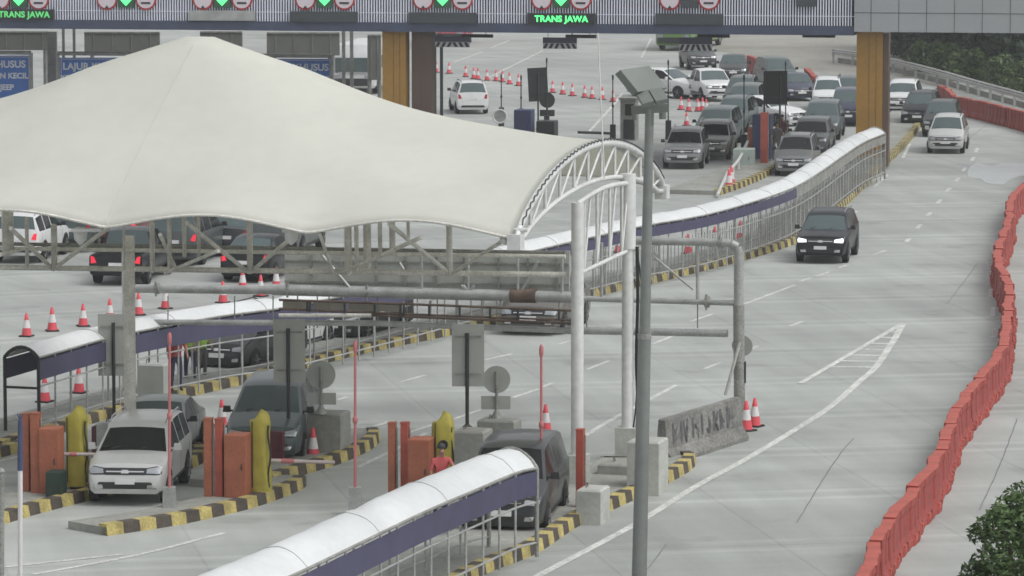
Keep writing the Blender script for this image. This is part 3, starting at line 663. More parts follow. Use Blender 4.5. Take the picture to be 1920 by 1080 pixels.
# lane signs on the gantry front
redm = mat('sign_red', (.40, .02, .03), .5, 0, .05); whitem = mat('sign_white', (.62, .56, .60), .5, 0, .05); signblk = mat('sign_black', (.02, .02, .025), .5)
green_led = mat('green_led', (.10, 1.0, .25), .4, 0, .02, emis=1.0); green_dim = mat('green_led_dim', (.10, .55, .16), .4, 0, .02, emis=.5)
ledbox = mat('led_housing', (.045, .055, .06), .5, 0, .1); ledgreen = mat('arrow_housing', (.03, .085, .05), .5, 0, .1)
FR = (math.pi / 2, 0, R(-10))
def round_sign(px, lab, mark):
    u, z = g_u(px, -1.5); c = gp(u, -.09, z); o = empty('lane_limit_sign', c, R(-10), lab, 'road sign', 'round limit signs on the gantry')
    b = MB(); b.disc((0, 0, 0), .49, (0, 1, 0), .05, 32); b.build('red_ring', redm, o)
    b = MB(); b.disc((0, -.03, 0), .41, (0, 1, 0), .03, 32); b.build('white_face', whitem, o)
    b = MB()
    if mark == 'h':
        b.add([(-.11, -.05, -.42), (.11, -.05, -.42), (0, -.05, -.27), (-.11, -.03, -.42), (.11, -.03, -.42), (0, -.03, -.27)], [(0, 1, 2), (3, 5, 4), (0, 2, 5, 3), (1, 4, 5, 2), (0, 3, 4, 1)])
        b.add([(-.11, -.05, .42), (.11, -.05, .42), (0, -.05, .27), (-.11, -.03, .42), (.11, -.03, .42), (0, -.03, .27)], [(0, 2, 1), (3, 4, 5), (0, 3, 5, 2), (1, 2, 5, 4), (0, 1, 4, 3)])
    else:
        b.box((0, -.05, -.17), (.44, .02, .09))
    b.build('symbol', signblk, o)
def display(px0, px1, y0, y1, txt, lab, tm=green_led, mm=ledbox):
    ua, za = g_u(px0, y0); ub, zb_ = g_u(px1, y1); c = gp((ua + ub) / 2, -.15, (za + zb_) / 2)
    o = empty('led_display', c, R(-10), lab, 'display', 'led displays on the gantry'); W_, H_ = ub - ua, za - zb_
    b = MB(); b.box((0, 0, 0), (W_, .16, H_)); b.build('housing', mm, o)
    b = MB(); b.box((0, -.085, 0), (W_ - .08, .012, H_ - .07)); b.build('screen', signblk if txt else mm, o)
    if txt: text_mesh('lettering', txt, .385, tm, o, (0 if px0 > 0 else (ub - ua) / 2 - 1.42, -.10, -.0), (math.pi / 2, 0, 0), .006, bold=.012, space=1.06)
def arrow(px, lit, lab):
    u, z = g_u(px, 0); c = gp(u, -.10, z); o = empty('lane_signal', c, R(-10), lab, 'lane signal', 'lane signals on the gantry')
    b = MB(); b.box((0, 0, .1), (.78, .14, .88)); b.build('housing', ledgreen if lit else ledbox, o)
    if lit:
        b = MB(); b.add([(-.26, -.09, .0), (0, -.09, -.26), (.26, -.09, .0), (.13, -.09, .12), (.07, -.09, .06), (.07, -.09, .4), (-.07, -.09, .4), (-.07, -.09, .06), (-.13, -.09, .12)], [tuple(range(9))])
        b.build('arrow', green_led, o)
names = ['far left', 'second from left', 'third from left', 'fourth from left', 'fifth from left', 'sixth from left', 'rightmost']
for i, cx in enumerate((37, 238, 418, 610, 831, 1053, 1293)):
    hw_ = 36.5
    round_sign(cx - hw_, 'round red ringed limit sign left of the %s lane signal' % names[i], 'h'); round_sign(cx + hw_, 'round red ringed limit sign right of the %s lane signal' % names[i], 'b')
    arrow(cx, i != 6, ('green lit lane signal %s on the gantry' if i != 6 else 'unlit lane signal %s on the gantry') % names[i])
display(990, 1118, 24, 47, 'TRANS JAWA', 'led display reading TRANS JAWA in bright green')
display(-60, 104, 16, 38, 'TRANS JAWA', 'half seen led display at the left edge ending in green JAWA', green_dim)
display(768, 895, 23, 44, '', 'blank led display under the fifth lane signal'); display(546, 672, 21, 42, '', 'blank led display under the fourth lane signal')
display(357, 480, 19, 39, '', 'pale grey display box under the third lane signal', mm=galv); display(1230, 1357, 25, 47, '', 'blank led display under the unlit rightmost lane signal')
display(1494, 1530, -16, 12, '', 'small unlit signal box near the right end of the louvres')
# hazard boards and dark lamps hung under the ledge
hz_w = mat('hazard_white', (.42, .42, .44), .6, 0, .1)
for px0, px1, y0, y1, lab in ((808, 873, 70, 91, 'hazard striped height board next to the brown pillar'), (1011, 1075, 72, 94, 'hazard striped height board under the TRANS JAWA display'), (1268, 1330, 72, 98, 'hazard striped height board in front of the green coach')):
    ua, za = g_u(px0, y0); ub, zb_ = g_u(px1, y1); c = gp((ua + ub) / 2, 1.0, (za + zb_) / 2); o = empty('height_board', c, R(-10), lab, 'height board', 'hazard boards under the gantry'); W_, H_ = ub - ua, za - zb_
    b = MB(); b.box((0, 0, H_ * .25), (W_, .05, H_ * .5)); b.build('upper_board', mat('board_navy', (.05, .055, .085), .6), o)
    b = MB(); b.box((0, 0, -H_ * .25), (W_, .05, H_ * .5 - .004)); lb = b.build('striped_board', hz_w, o)
    b = MB(); n_ = 6
    for k in range(n_):
        x = -W_ / 2 + (k + .5) * W_ / n_; s_ = 1 if k < n_ / 2 else -1; q = W_ / n_ * .27; t_ = H_ * .5 - .03
        b.add([(x - q - s_ * q * .8, -.032, -H_ * .5 + .015), (x + q - s_ * q * .8, -.032, -H_ * .5 + .015), (x + q + s_ * q * .8, -.032, -.015), (x - q + s_ * q * .8, -.032, -.015)], [(0, 1, 2, 3)])
    b.build('stripe', signblk, lb)
    b = MB(); [b.tube((x, 0, H_ * .5), (x, 0, H_ * .5 + .55), .012, n=6) for x in (-W_ * .35, W_ * .35)]; [b.build('hanger', darks, o)]
for px0, px1, y, lab in ((866, 924, 67, 'long dark lamp between the height boards'), (1061, 1118, 68, 'long dark lamp right of the TRANS JAWA height board'), (1308, 1368, 67, 'long dark lamp behind the coach height board'), (1505, 1566, 67, 'long dark lamp near the right end of the ledge')):
    ua, za = g_u(px0, y, 3); ub, _ = g_u(px1, y, 3); c = gp((ua + ub) / 2, 3, za); o = empty('lane_lamp', c, R(-10), lab, 'lamp', 'lamps under the gantry'); b = MB(); b.box((0, 0, 0), (ub - ua, .25, .15)); b.build('housing', darks, o)
    b = MB(); [b.tube((x, 0, .07), (x, 0, .7), .015, n=6) for x in (-.4, .4)]; b.build('hanger', darks, o)
# ================================================================ BLUE LANE SIGNS AND FRAMES BEHIND THE TENT
blue = mat('sign_blue', (.08, .21, .62), .5, 0, .05)
YB = 204.0
def blue_sign(x0, x1, y0, y1, lab):
    a, b_ = PY(x0, y0, YB), PY(x1, y1, YB); c = (a + b_) / 2; o = empty('lane_sign', c, 0, lab, 'road sign', 'blue special lane signs behind the tent'); W_, H_ = b_.x - a.x, a.z - b_.z
    m = MB(); m.box((0, 0, 0), (W_, .06, H_)); m.build('board', blue, o)
    m = MB(); t = .035
    for s_ in (-1, 1): m.box((s_ * (W_ / 2 - .07), -.035, 0), (t, .012, H_ - .11)); m.box((0, -.036, s_ * (H_ / 2 - .07)), (W_ - .11, .012, t))
    m.build('border', whitem, o)
    for k, (s_, sz) in enumerate((('LAJUR KHUSUS', .46), ('KENDARAAN KECIL', .37), ('SEDAN JEEP', .37))):
        text_mesh('lettering', s_, sz, mat('letter_white', (.80, .84, .92), .5), o, (0, -.04, H_ / 2 - .43 - k * .55), (math.pi / 2, 0, 0), .005, bold=.014, space=1.0)
    return o
blue_sign(112, 245, 108, 200, 'blue LAJUR KHUSUS sign whose left half shows above the tent'); blue_sign(490, 622, 110, 200, 'blue LAJUR KHUSUS sign whose right end shows above the tent slope'); blue_sign(-82, 58, 104, 196, 'blue lane sign cut by the left edge of the photo')
for k, (x0, x1, y) in enumerate(((-80, 58, 98), (108, 247, 100), (480, 622, 104))):
    a, b_ = PY(x0, y, YB), PY(x1, y + 1, YB); o = empty('height_portal', (a.x, YB, 0), 0, 'pale height limit pipe on two posts above the %s blue sign' % ('leftmost', 'middle', 'right')[k], 'height barrier', 'height portals behind the tent')
    m = MB(); m.tube(a, b_, .10); m.build('cross_pipe', galv, o, world=True)
    for p in (a, b_): m = MB(); m.tube((p.x, YB, 0), p, .09); m.build('post', galv, o, world=True)
for k, (x0, x1, y0, y1, lab) in enumerate(((-40, 98, 60, 94, 'leftmost grey sign back high above the lanes'), (158, 300, 61, 100, 'grey sign back left of the tent peak'), (375, 455, 60, 128, 'grey sign back just right of the tent peak'), (500, 637, 62, 104, 'grey sign back above the right blue sign'), (690, 714, 66, 150, 'narrow grey panel against the ochre pillar'))):
    a, b_ = PY(x0, y0, 212), PY(x1, y1, 212); c = (a + b_) / 2; o = empty('grey_sign', (c.x, 212, 0), 0, lab, 'sign', 'grey sign backs above the lanes'); W_, H_ = b_.x - a.x, a.z - b_.z
    m = MB(); m.box((c.x, 212, c.z), (W_, .08, H_)); m.build('board', mat('grey_board', (.16, .165, .15), .6, 0, .12, .8), o, world=True)
    m = MB(); n_ = max(2, int(W_ / .9)); [m.box((a.x + W_ * (i + .5) / n_, 211.94, c.z), (.035, .03, H_)) for i in range(n_)]; m.box((c.x, 211.93, c.z + H_ / 2), (W_, .05, .08)); m.build('rib', galvd, o, world=True)
    for x in (a.x + W_ * .1, b_.x - W_ * .1): m = MB(); m.tube((x, 212.1, 0), (x, 212.1, a.z), .10); m.build('post', galvd, o, world=True)
for px, w_, lab in ((121, .13, 'dark post left of two between the grey sign backs'), (141, .13, 'dark post right of two between the grey sign backs'), (645, .17, 'thick dark post left of the white lorry'), (660, .17, 'thick dark post in front of the white lorry'), (100, .45, 'broad grey post beside the leftmost blue sign')):
    p = G(px, 262); o = empty('dark_post', p, 0, lab, 'post', None); m = MB(); m.box((0, 0, 3), (w_, w_, 6.0 if w_ < .4 else 4.6)); m.build('shaft', galvd, o); m = MB(); m.box((0, 0, .1), (w_ + .3, w_ + .3, .2)); m.build('base', concrete, o)
# ================================================================ TENT CANOPY
TU = Vector((math.cos(R(15.8)), -math.sin(R(15.8)), 0)); TV = Vector((math.sin(R(15.8)), math.cos(R(15.8)), 0)); TO = Vector((.056, 92.6, 0)); SP = 13.6; TL_ = 19.4; EH = 6.30
def tp(a, v, z):
    if v > SP / 2: k = min(1, max(0, (a - .5) / 7)); v = SP / 2 + (v - SP / 2) * (1 - .66 * k * k * (3 - 2 * k))      # unseen far eave pulled in on the left to keep shade off the walkway
    return TO - TU * a + TV * v + Vector((0, 0, z))
def archz(v, rise=1.62):
    q = max(0.0, 1 - ((v - SP / 2) / (SP / 2)) ** 2); return EH + rise * q ** .75
def tz(a, v):
    v_ = min(max(v, 0), SP); z = archz(v_, 1.62)
    da, dv = (a - 9.7) / (10.2 if a > 9.7 else 9.9), (v_ - SP / 2) / (SP / 2)
    rho = min(1.0, math.sqrt(da * da + dv * dv)); g_ = 2.45 * (1 - rho) ** 1.5 if rho > .035 else 2.45 * (1 - .035) ** 1.5
    e = min(v_, SP - v_); sc = .33 * abs(math.sin(math.pi * a / 4.75)) ** 1.25 * max(0, 1 - e / 3.2) ** 2
    end = min(1, min(a, TL_ - a) / 6.0); sag = -.33 * math.sin(math.pi * v_ / SP) ** 2 * math.sin(math.pi * min(1, max(0, (min(a, TL_ - a)) / 7.0))) 
    crease = .10 * math.cos(2 * math.pi * a / 4.75) * math.sin(math.pi * v_ / SP) * min(1, e / 3) * (1 if rho < 1 else .6)
    return z + g_ + sc + sag * .35 - crease * .25
tent = empty('tent_canopy', tp(9.7, SP / 2, 0), 0, 'huge cream fabric tent roof with one peak spanning the toll booths', 'canopy')
NA, NV = 110, 56; vs = []
for i in range(NA + 1):
    for j in range(NV + 1):
        a = TL_ * i / NA; v = SP * j / NV; fr = -.0 if 0 < j < NV else 0
        p = tp(a, v, tz(a, v)); vs.append(p)
fs = [(i * (NV + 1) + j, i * (NV + 1) + j + 1, (i + 1) * (NV + 1) + j + 1, (i + 1) * (NV + 1) + j) for i in range(NA) for j in range(NV)]
m = MB(); m.add(vs, fs, True); o_ = len(vs)
m.add([v - Vector((0, 0, .05)) for v in vs], [f[::-1] for f in fs], True)
rim = [i * (NV + 1) for i in range(NA + 1)] + [NA * (NV + 1) + j for j in range(1, NV + 1)] + [i * (NV + 1) + NV for i in range(NA - 1, -1, -1)] + [j for j in range(NV - 1, 0, -1)]
for k in range(len(rim)): q, r_ = rim[k], rim[(k + 1) % len(rim)]; m.f.append([r_, q, q + o_, r_ + o_]); m.sm.append(False); m.mi.append(0)
mem = m.build('membrane', membrane, tent, world=True)
m = MB()                                            # welded seams
for a0, a1 in ((9.7 - .0, 9.5),):
    pts = [tp(a0 + (a1 - a0) * t ** 1.0, SP / 2 * (1 - t), tz(a0 + (a1 - a0) * t, SP / 2 * (1 - t)) + .012) for t in [k / 24 for k in range(2, 25)]]; m.path(pts, .006, 5)
m.build('seam', mat('membrane_seam', (.50, .50, .44), .8), mem, world=False) if False else m.build('seam', mat('membrane_seam', (.55, .555, .48), .8), tent, world=True)
for v_, e_ in ((0, -.02), (SP, .02)): m = MB(); m.path([tp(a, v_ + e_, tz(a, v_) - .03) for a in [TL_ * k / 110 for k in range(111)]], .035, 6); m.build('edge_cable', brace, tent, world=True)
m = MB(); m.path([tp(-.07 if s_ % 2 else -.10, .3 + s_ * (SP - .6) / 84, archz(.3 + s_ * (SP - .6) / 84) + (.015 if s_ % 2 else -.02)) for s_ in range(85)], .016, 5); m.build('lacing_rope', darks, tent, world=True)
def arch_truss(a, full=True):
    av = [SP * k / 40 for k in range(41)]
    m = MB(); m.path([tp(a, v, archz(v) - .10) for v in av], .085, 8); m.path([tp(a + .28, v, archz(v) - .12) for v in av], .06, 8); m.build('arch_chord', white_metal, tent, world=True)
    def low(v): q = max(0, 1 - ((v - SP / 2) / (SP / 2 - .6)) ** 2); return EH - .10 + .78 * q ** .8
    m = MB(); m.path([tp(a, v, low(v)) for v in [.7 + (SP - 1.4) * k / 30 for k in range(31)]], .06, 8); m.path([tp(a, .1, EH - .1), tp(a, .7, low(.7))], .06); m.path([tp(a, SP - .1, EH - .1), tp(a, SP - .7, low(SP - .7))], .06); m.build('tie_chord', white_metal, tent, world=True)
    n_ = 10
    for k in range(n_):
        v = 1.2 + k * (SP - 2.4) / (n_ - 1); m = MB(); m.tube(tp(a, v, low(v)), tp(a, v, archz(v) - .15), .038, n=8)
        m.tube(tp(a, v, low(v)), tp(a, min(v + (SP - 2.4) / (n_ - 1), SP - .5), archz(min(v + (SP - 2.4) / (n_ - 1), SP - .5)) - .15), .032, n=8); m.build('web_member', white_metal, tent, world=True)
arch_truss(-.02); arch_truss(TL_)
for vv in (.1, SP - .1):
    m = MB(); m.box(tp(0, vv, EH - .12), (.30, .35, .34), Matrix.Rotation(R(-15.8), 3, 'Z')); m.build('shoe', white_metal, tent, world=True)
def tube_part(name, a, b, r, mm, n=8): m = MB(); m.tube(a, b, r, n=n); return m.build(name, mm, tent, world=True)
# the two white columns and the fan truss between them
cA, cB = tp(-.15, 4.77, 0), tp(-.15, 9.45, 0)
tube_part('column', up(cA, .5), up(cA, 6.65), .145, white_metal, 18); tube_part('column', up(cB, .3), up(cB, 5.15), .14, white_metal, 18); tube_part('column', up(cB, 5.15), up(cB, 6.95), .19, white_metal, 18)
tube_part('column', tp(10.8, 4.77, 0), tp(10.8, 4.77, 5.6), .14, brace, 18); 
for c_ in (cA, cB):
    m = MB(); m.box(up(c_, .42), (.5, .5, .84), Matrix.Rotation(R(-15), 3, 'Z')); m.build('column_base', concrete_l, tent, world=True)
def fan(p, q, zt0, zt1, zb0, zb1, mm, n_=4, sagt=.12):
    P = lambda t, z: up(p.lerp(q, t), z)
    top = lambda t: zt0 + (zt1 - zt0) * t + sagt * math.sin(math.pi * t); bot = lambda t: zb0 + (zb1 - zb0) * t
    m = MB(); m.path([P(k / 10, top(k / 10)) for k in range(11)], .06, 8); m.build('truss_chord', mm, tent, world=True)
    m = MB(); m.tube(P(0, bot(0)), P(1, bot(1)), .05); m.build('truss_chord', mm, tent, world=True)
    for k in range(n_):
        t = (k + .5) / n_; tube_part('web_member', P(t, bot(t)), P(t, top(t)), .035, mm)
        tube_part('web_member', P(t, bot(t)), P(min(1, (k + 1) / n_), top(min(1, (k + 1) / n_))), .030, mm)
fan(cA, cB, 6.62, 6.72, 5.0, 5.10, white_metal)
# cable duct and cables on the second column
m = MB(); pts = [cB + Vector((.22, -.05, 5.2)), cB + Vector((.24, -.05, 4.0)), cB + Vector((.21, -.05, 2.5)), cB + Vector((.26, -.05, 1.2)), cB + Vector((.22, -.05, .6)), cB + Vector((.36, -.1, .42))]
m.path(catmull(pts, .3), .045, 6); m.path(catmull([p + Vector((.10 * math.sin(i * 1.3), 0, 0)) for i, p in enumerate(pts)], .3), .018, 5); m.build('cable', black, tent, world=True)
tube_part('lightning_rod', tp(-.15, 7.2, 7.0), PY(1121, 62, tp(-.15, 7.2, 0).y), .022, white_metal, 6)
# front edge truss: pixels are read on the vertical plane through the eave or the lower chord
def t_px(px, py, v):
    d = ray(px, py); O = Vector((0, 0, H)); t = ((TO + TV * v) - O).dot(TV) / d.dot(TV); return O + d * t
m = MB(); m.tube(t_px(-320, 497, 4.77), t_px(1060, 515, 4.77), .065); m.build('lower_chord', brace, tent, world=True)
m = MB(); m.tube(t_px(-320, 452, 4.9), t_px(1060, 474, 4.9), .045); m.build('upper_chord', galvd, tent, world=True)
m = MB(); m.tube(t_px(-320, 461, 4.5), t_px(1060, 481, 4.5), .05); m.build('upper_chord', brace, tent, world=True)
for x0, y0, x1, y1, r_ in ((20, 428, 100, 505, .05), (-60, 425, -110, 500, .05), (215, 418, 100, 505, .05), (350, 418, 465, 510, .05), (580, 418, 470, 510, .05), (730, 420, 845, 515, .05), (960, 440, 845, 515, .045), (300, 440, 330, 505, .045), (410, 470, 310, 512, .045), (790, 445, 640, 512, .05), (600, 440, 625, 512, .04), (0, 478, 60, 462, .045)):
    tube_part('web_member', t_px(x0, y0, .3), t_px(x1, y1, 4.6), r_, brace)
for x, y0, y1, r_ in ((14, 405, 470, .14), (50, 415, 500, .045), (101, 430, 503, .075), (285, 425, 508, .06), (232, 430, 505, .03), (317, 412, 505, .05), (345, 410, 480, .05), (372, 410, 470, .04), (468, 418, 510, .07), (652, 412, 512, .085), (688, 408, 500, .09), (712, 408, 480, .05), (735, 410, 475, .07), (765, 412, 455, .04), (842, 415, 512, .07), (668, 430, 508, .05)):
    tube_part('truss_post', t_px(x, y0 - 6, 3.2), t_px(x + 1, y1, 4.4), r_, brace)
for px in (165, 560, 963):
    m = MB(); m.lathe([(.03, 0), (.14, .12), (.16, .30), (.10, .42)], 10, up(t_px(px - 14, 455, .6), t_px(px - 14, 455, .6).z - .05)); m.tube(t_px(px - 30, 432, .2), t_px(px + 26, 431, .2), .05); m.build('cable_socket', white_metal, tent, world=True)
# ================================================================ PIPE HEIGHT PORTAL
hp = G(1387, 800); Yp = hp.y
portal = empty('pipe_height_portal', hp, 0, 'long weathered steel pipe portal with hanging limit bar crossing all lanes', 'height barrier')
def hpz(px, py, h=None):       # a point on the portal's vertical plane (it runs square to the lanes)
    d = ray(px, py); O = Vector((0, 0, H)); n = TV; t = (hp - O).dot(n) / d.dot(n); return O + d * t
def pp(name, a, b, r, mm, n=10, par=portal): m = MB(); m.tube(a, b, r, n=n); return m.build(name, mm, par, world=True)
pp('post', up(hp, 0), hpz(1385, 572), .145, galvd, 16); pp('post', hpz(1385, 572), hpz(1385, 470), .125, galv, 16)
pp('post', up(hpz(237, 560), 0), hpz(238, 462), .14, brace, 16)
m = MB(); m.path(catmull([hpz(1385, 474), hpz(1383, 463), hpz(1372, 457), hpz(1355, 455)], .1), .11, 12); m.build('elbow', galv, portal, world=True)
pp('top_pipe', hpz(1355, 455), hpz(1182, 451), .10, galv, 14); pp('top_pipe_sleeve', hpz(1240, 452), hpz(1182, 451), .115, galv, 14)
pp('cross_pipe', hpz(1378, 568), hpz(1095, 560), .075, galv, 12); pp('cross_pipe', hpz(1095, 558), hpz(512, 543), .15, galv, 14); pp('cross_pipe', hpz(512, 544), hpz(250, 541), .115, galv, 12)
m = MB(); m.tube(hpz(1006, 555), hpz(958, 554), .185, n=14); m.build('rust_clamp', rust, portal, world=True)
for x in (1326, 1351, 295, 541, 690):
    y = {1326: 566, 1351: 455, 295: 541, 541: 543, 690: 548}[x]; m = MB(); c_ = hpz(x, y); m.disc(c_, .15, TU, .10, 14); m.tube(c_ - TV * .1 - Vector((0, 0, .2)), c_ - TV * .1 + Vector((0, 0, .2)), .03); m.build('flange', galvd, portal, world=True)
lb = pp('limit_bar', hpz(1364, 625), hpz(1060, 619), .10, galv, 12); pp('limit_bar', hpz(1060, 620), hpz(700, 606), .075, galv, 12); pp('limit_bar', hpz(700, 606), hpz(258, 604), .075, galv, 12)
for x in (315, 440, 512, 558, 595, 617, 708, 763, 820, 938, 1048, 1100, 1308): pp('hanger', hpz(x, 555), hpz(x, 615), .017, galvd, 6)
for x, y0, y1 in ((1308, 460, 565), (1128, 455, 560), (1183, 460, 545), (1176, 560, 540)): pp('strut', hpz(x, y0), hpz(x, y1), .045, galv, 8)
pp('brace', hpz(1222, 478), hpz(1300, 543), .03, galv, 6); pp('brace', hpz(1365, 738) + TV * -.3, hpz(1389, 640) + TV * -.1, .045, concrete_l, 8)
m = MB(); c_ = hpz(1225, 481); m.disc(c_, .12, (0, 1, 0), .05, 12); m.build('pulley', galv, portal, world=True)
m = MB(); c_ = hpz(1395, 698); m.box(c_, (.10, .1, .55)); m.build('control_box', darks, portal, world=True)
m = MB(); c_ = hpz(1388, 650) + TV * .25; m.disc(c_, .27, TV, .04, 24); rs = m.build('round_sign_back', signback, portal, world=True)
# grey sign panel mounted along the portal
def quadp(m, x0, y0, x1, y1, th, back=0):
    a, b = hpz(x0, y0) + TV * back, hpz(x1, y0 + (x1 - x0) * .013) + TV * back; c, d = hpz(x1, y1 + (x1 - x0) * .013) + TV * back, hpz(x0, y1) + TV * back
    A = [a, b, c, d]; m.add(A + [p + TV * th for p in A], [(3, 2, 1, 0), (4, 5, 6, 7), (0, 1, 5, 4), (1, 2, 6, 5), (2, 3, 7, 6), (3, 0, 4, 7)])
m = MB(); quadp(m, 527, 466, 1062, 541, .08, .30); m.build('sign_panel', mat('panel_back', (.38, .39, .365), .6, .1, .12, .8, var2=.08), portal, world=True)
m = MB()
for x in (577, 634, 700, 755, 813, 865, 930, 985, 1040): m.bar(hpz(x, 466 + (x - 527) * .013) + TV * .26, hpz(x, 540 + (x - 527) * .013) + TV * .26, .05)
for y in (490, 529): m.bar(hpz(527, y) + TV * .27, hpz(1062, y + 7) + TV * .27, .05)
m.build('panel_rib', galvd, portal, world=True)
for x0, y0, x1, y1 in ((605, 478, 662, 545), (750, 492, 758, 505), (879, 470, 879, 545), (878, 545, 870, 535), (972, 470, 972, 548), (1010, 490, 978, 547), (1055, 476, 1055, 548), (791, 470, 792, 545), (866, 535, 877, 546), (890, 535, 881, 546)): pp('panel_stay', hpz(x0, y0) - TV * .05, hpz(x1, y1) - TV * .05, .038, galv, 6)
# ladder box frame hanging under the thick pipe
fr_ = hpz(528, 562)
for (x0, y0, x1, y1, r_) in ((527, 561, 820, 571, .035), (820, 571, 1098, 582, .035), (527, 578, 820, 590, .035), (820, 590, 1098, 600, .030), (527, 590, 700, 590, .06), (700, 590, 1098, 606, .035)): pp('ladder_rail', hpz(x0, y0) - TV * .15, hpz(x1, y1) - TV * .15, r_, rust if y0 < 580 or x0 > 600 else brace, 6)
for x in (581, 586, 651, 707, 755, 762, 809, 866, 923, 975, 1052, 1085, 1093): y = 562 + (x - 527) * .036; pp('ladder_rung', hpz(x, y) - TV * .2, hpz(x, y + 19) - TV * .2, .032, darks, 6)
m = MB()
for x0, x1 in ((530, 579), (588, 650), (653, 706), (709, 754)): y = 564 + (x0 - 527) * .036; a, b, c, d = [hpz(x, yy) for x, yy in ((x0, y), (x1, y + 1.5), (x1, y + 15), (x0, y + 13))]; m.add([a, b, c, d] + [q + TV * .03 for q in (a, b, c, d)], [(3, 2, 1, 0), (4, 5, 6, 7), (0, 1, 5, 4), (1, 2, 6, 5), (2, 3, 7, 6), (3, 0, 4, 7)])
m.build('ladder_panel', mat('beige_panel', (.27, .255, .21), .7, 0, .15), portal, world=True)
# ================================================================ COVERED WALKWAYS
fd_ = lambda p: .56 if p.x < 1 else .40
fm_ = lambda p: 1 if p.y > G(1480, 455).y else 0
def walkway(P, h, lab, half=.46, bar_from=None, rise=.26, name='covered_walkway', fasc=True):
    P = resample(catmull(P, .25), .5); root = empty(name, up(P[0], 0), 0, lab, 'walkway')
    Lf, Rt = offset(P, half), offset(P, -half); n_ = 9; rng_ = random.Random(5)
    rings = []
    for i, p in enumerate(P):
        a, b = Lf[i], Rt[i]; r_ = []
        pinch = 1 - .30 * math.exp(-((i % 26) / 1.1) ** 2) if 0 < i else 1
        for k in range(n_ + 1):
            t = k / n_; q = a.lerp(b, t); an = math.pi * t; z = h - rise + rise * math.sin(an) ** .8 * pinch + rng_.uniform(-.012, .012); r_.append(up(q, z))
        rings.append(r_)
    m = MB(); V = [v for r_ in rings for v in r_]; nn = n_ + 1
    f_ = [(i * nn + k, (i + 1) * nn + k, (i + 1) * nn + k + 1, i * nn + k + 1) for i in range(len(rings) - 1) for k in range(n_)]
    m.add(V, [q[::-1] for q in f_], True); m.add([v - Vector((0, 0, .03)) for v in V], f_, True); [m.path([v + Vector((0, 0, .006)) for v in rings[i]], .009, 4, mi=1) for i in range(0, len(rings), 8)]; m.build('roof', [canopyw, galv], root, world=True)
    zz = h - rise
    if fasc:
        for S_, sg in ((Rt, -1), (Lf, 1)):
            m = MB(); o2 = offset(S_, sg * .03)
            for i in range(len(P) - 1): m.add([up(o2[i], zz - fd_(o2[i])), up(o2[i + 1], zz - fd_(o2[i + 1])), up(o2[i + 1], zz - .07), up(o2[i], zz - .07)], [(0, 1, 2, 3)], mi=fm_(o2[i]))
            for i in range(len(P) - 1): m.add([up(S_[i], zz - fd_(o2[i])), up(S_[i + 1], zz - fd_(o2[i + 1])), up(S_[i + 1], zz - .07), up(S_[i], zz - .07)], [(3, 2, 1, 0)], mi=fm_(o2[i]))
            m.build('fascia', [navyb, galvd], root, world=True)
    for S_ in (Rt, Lf):
        m = MB(); m.path([up(p, zz) for p in S_], .03, 6); m.build('eave_pipe', galvd, root, world=True)
    for S_, sg in ((Rt, -1), (Lf, 1)):
        
        for z_ in ((.40, zz - .72) if sg < 0 else (.40,)): m = MB(); m.path([up(p, z_) for p in S_], .025, 5); m.build('rail', galv, root, world=True)
        for i in range(0, len(P), 2 if sg < 0 else 4):
            m = MB(); m.tube(up(S_[i], .1), up(S_[i], zz), .026, n=8); m.build('post', galv, root, world=True)
    if bar_from is not None:
        m = MB(); Z = resample(Rt, .26)
        for p in Z:
            if bar_from(p): m.tube(up(p, .30), up(p, zz - .57), .015, n=5)
        m.build('railing_bars', galvd, root, world=True)
    for e in (0, -1):
        m = MB(); a, b = Lf[e], Rt[e]; m.path([up(a, .1), up(a, zz)] + [up(a.lerp(b, k / 8), zz + rise * math.sin(math.pi * k / 8) ** .8) for k in range(9)] + [up(b, zz), up(b, .1)], .045, 8)
        m.path([up(a, 1.3), up(b, 1.3)], .035, 6); m.build('end_frame', darks if e == 0 else galvd, root, world=True)
    return root
wp = [G(x, y, 2.30) for x, y in ((40, 652), (180, 614), (300, 590), (400, 573), (525, 556), (700, 519), (860, 482), (1010, 447), (1100, 427), (1185, 409), (1300, 389), (1400, 362), (1470, 337), (1520, 308), (1560, 281), (1600, 256), (1640, 240))]
walkway([up(p, 0) for p in wp], 2.32, 'long covered walkway with white barrel roof and navy fascia along the yellow kerb', bar_from=lambda p: p.x > G(1130, 553).x - .4)
wp = [G(x, y, 2.30) for x, y in ((180, 1175), (400, 1075), (500, 1035), (620, 980), (740, 925), (850, 880), (920, 852), (965, 842))]
walkway([up(p, 0) for p in wp], 2.32, 'nearer covered walkway whose white rounded roof ends in front of the dark minivan', half=.62, rise=.36, name='covered_walkway')
# ================================================================ CONES
def make_cone():
    o = empty('traffic_cone', (0, 0, 0), 0, 'red and white traffic cone', 'traffic cone')
    m = MB(); m.box((0, 0, .02), (.38, .38, .04), taper=.05); m.build('base', black, o)
    m = MB(); m.lathe([(.155, .04), (.150, .06), (.115, .26)], 16); m.lathe([(.072, .50), (.035, .70), (.0, .71)], 16); m.build('red_shell', conered, o)
    m = MB(); m.lathe([(.118, .26), (.074, .50)], 16); m.build('white_band', conewhite, o); return Proto(o)
CONE = make_cone()
def cones(lst, label, group, sc=1.0):
    for x, y in lst:
        p = G(x, y); s = sc * random.uniform(.97, 1.03); CONE.put((p.x, p.y, .006), random.uniform(0, 1.5), label, group, (s, s, s))
cones([(50, 631), (98, 621), (156, 612), (206, 602), (260, 591), (310, 579), (418, 568), (455, 545), (489, 556), (518, 542)], 'red and white traffic cone in the row along the far side of the walkway roof', 'cones beside the long covered walkway')
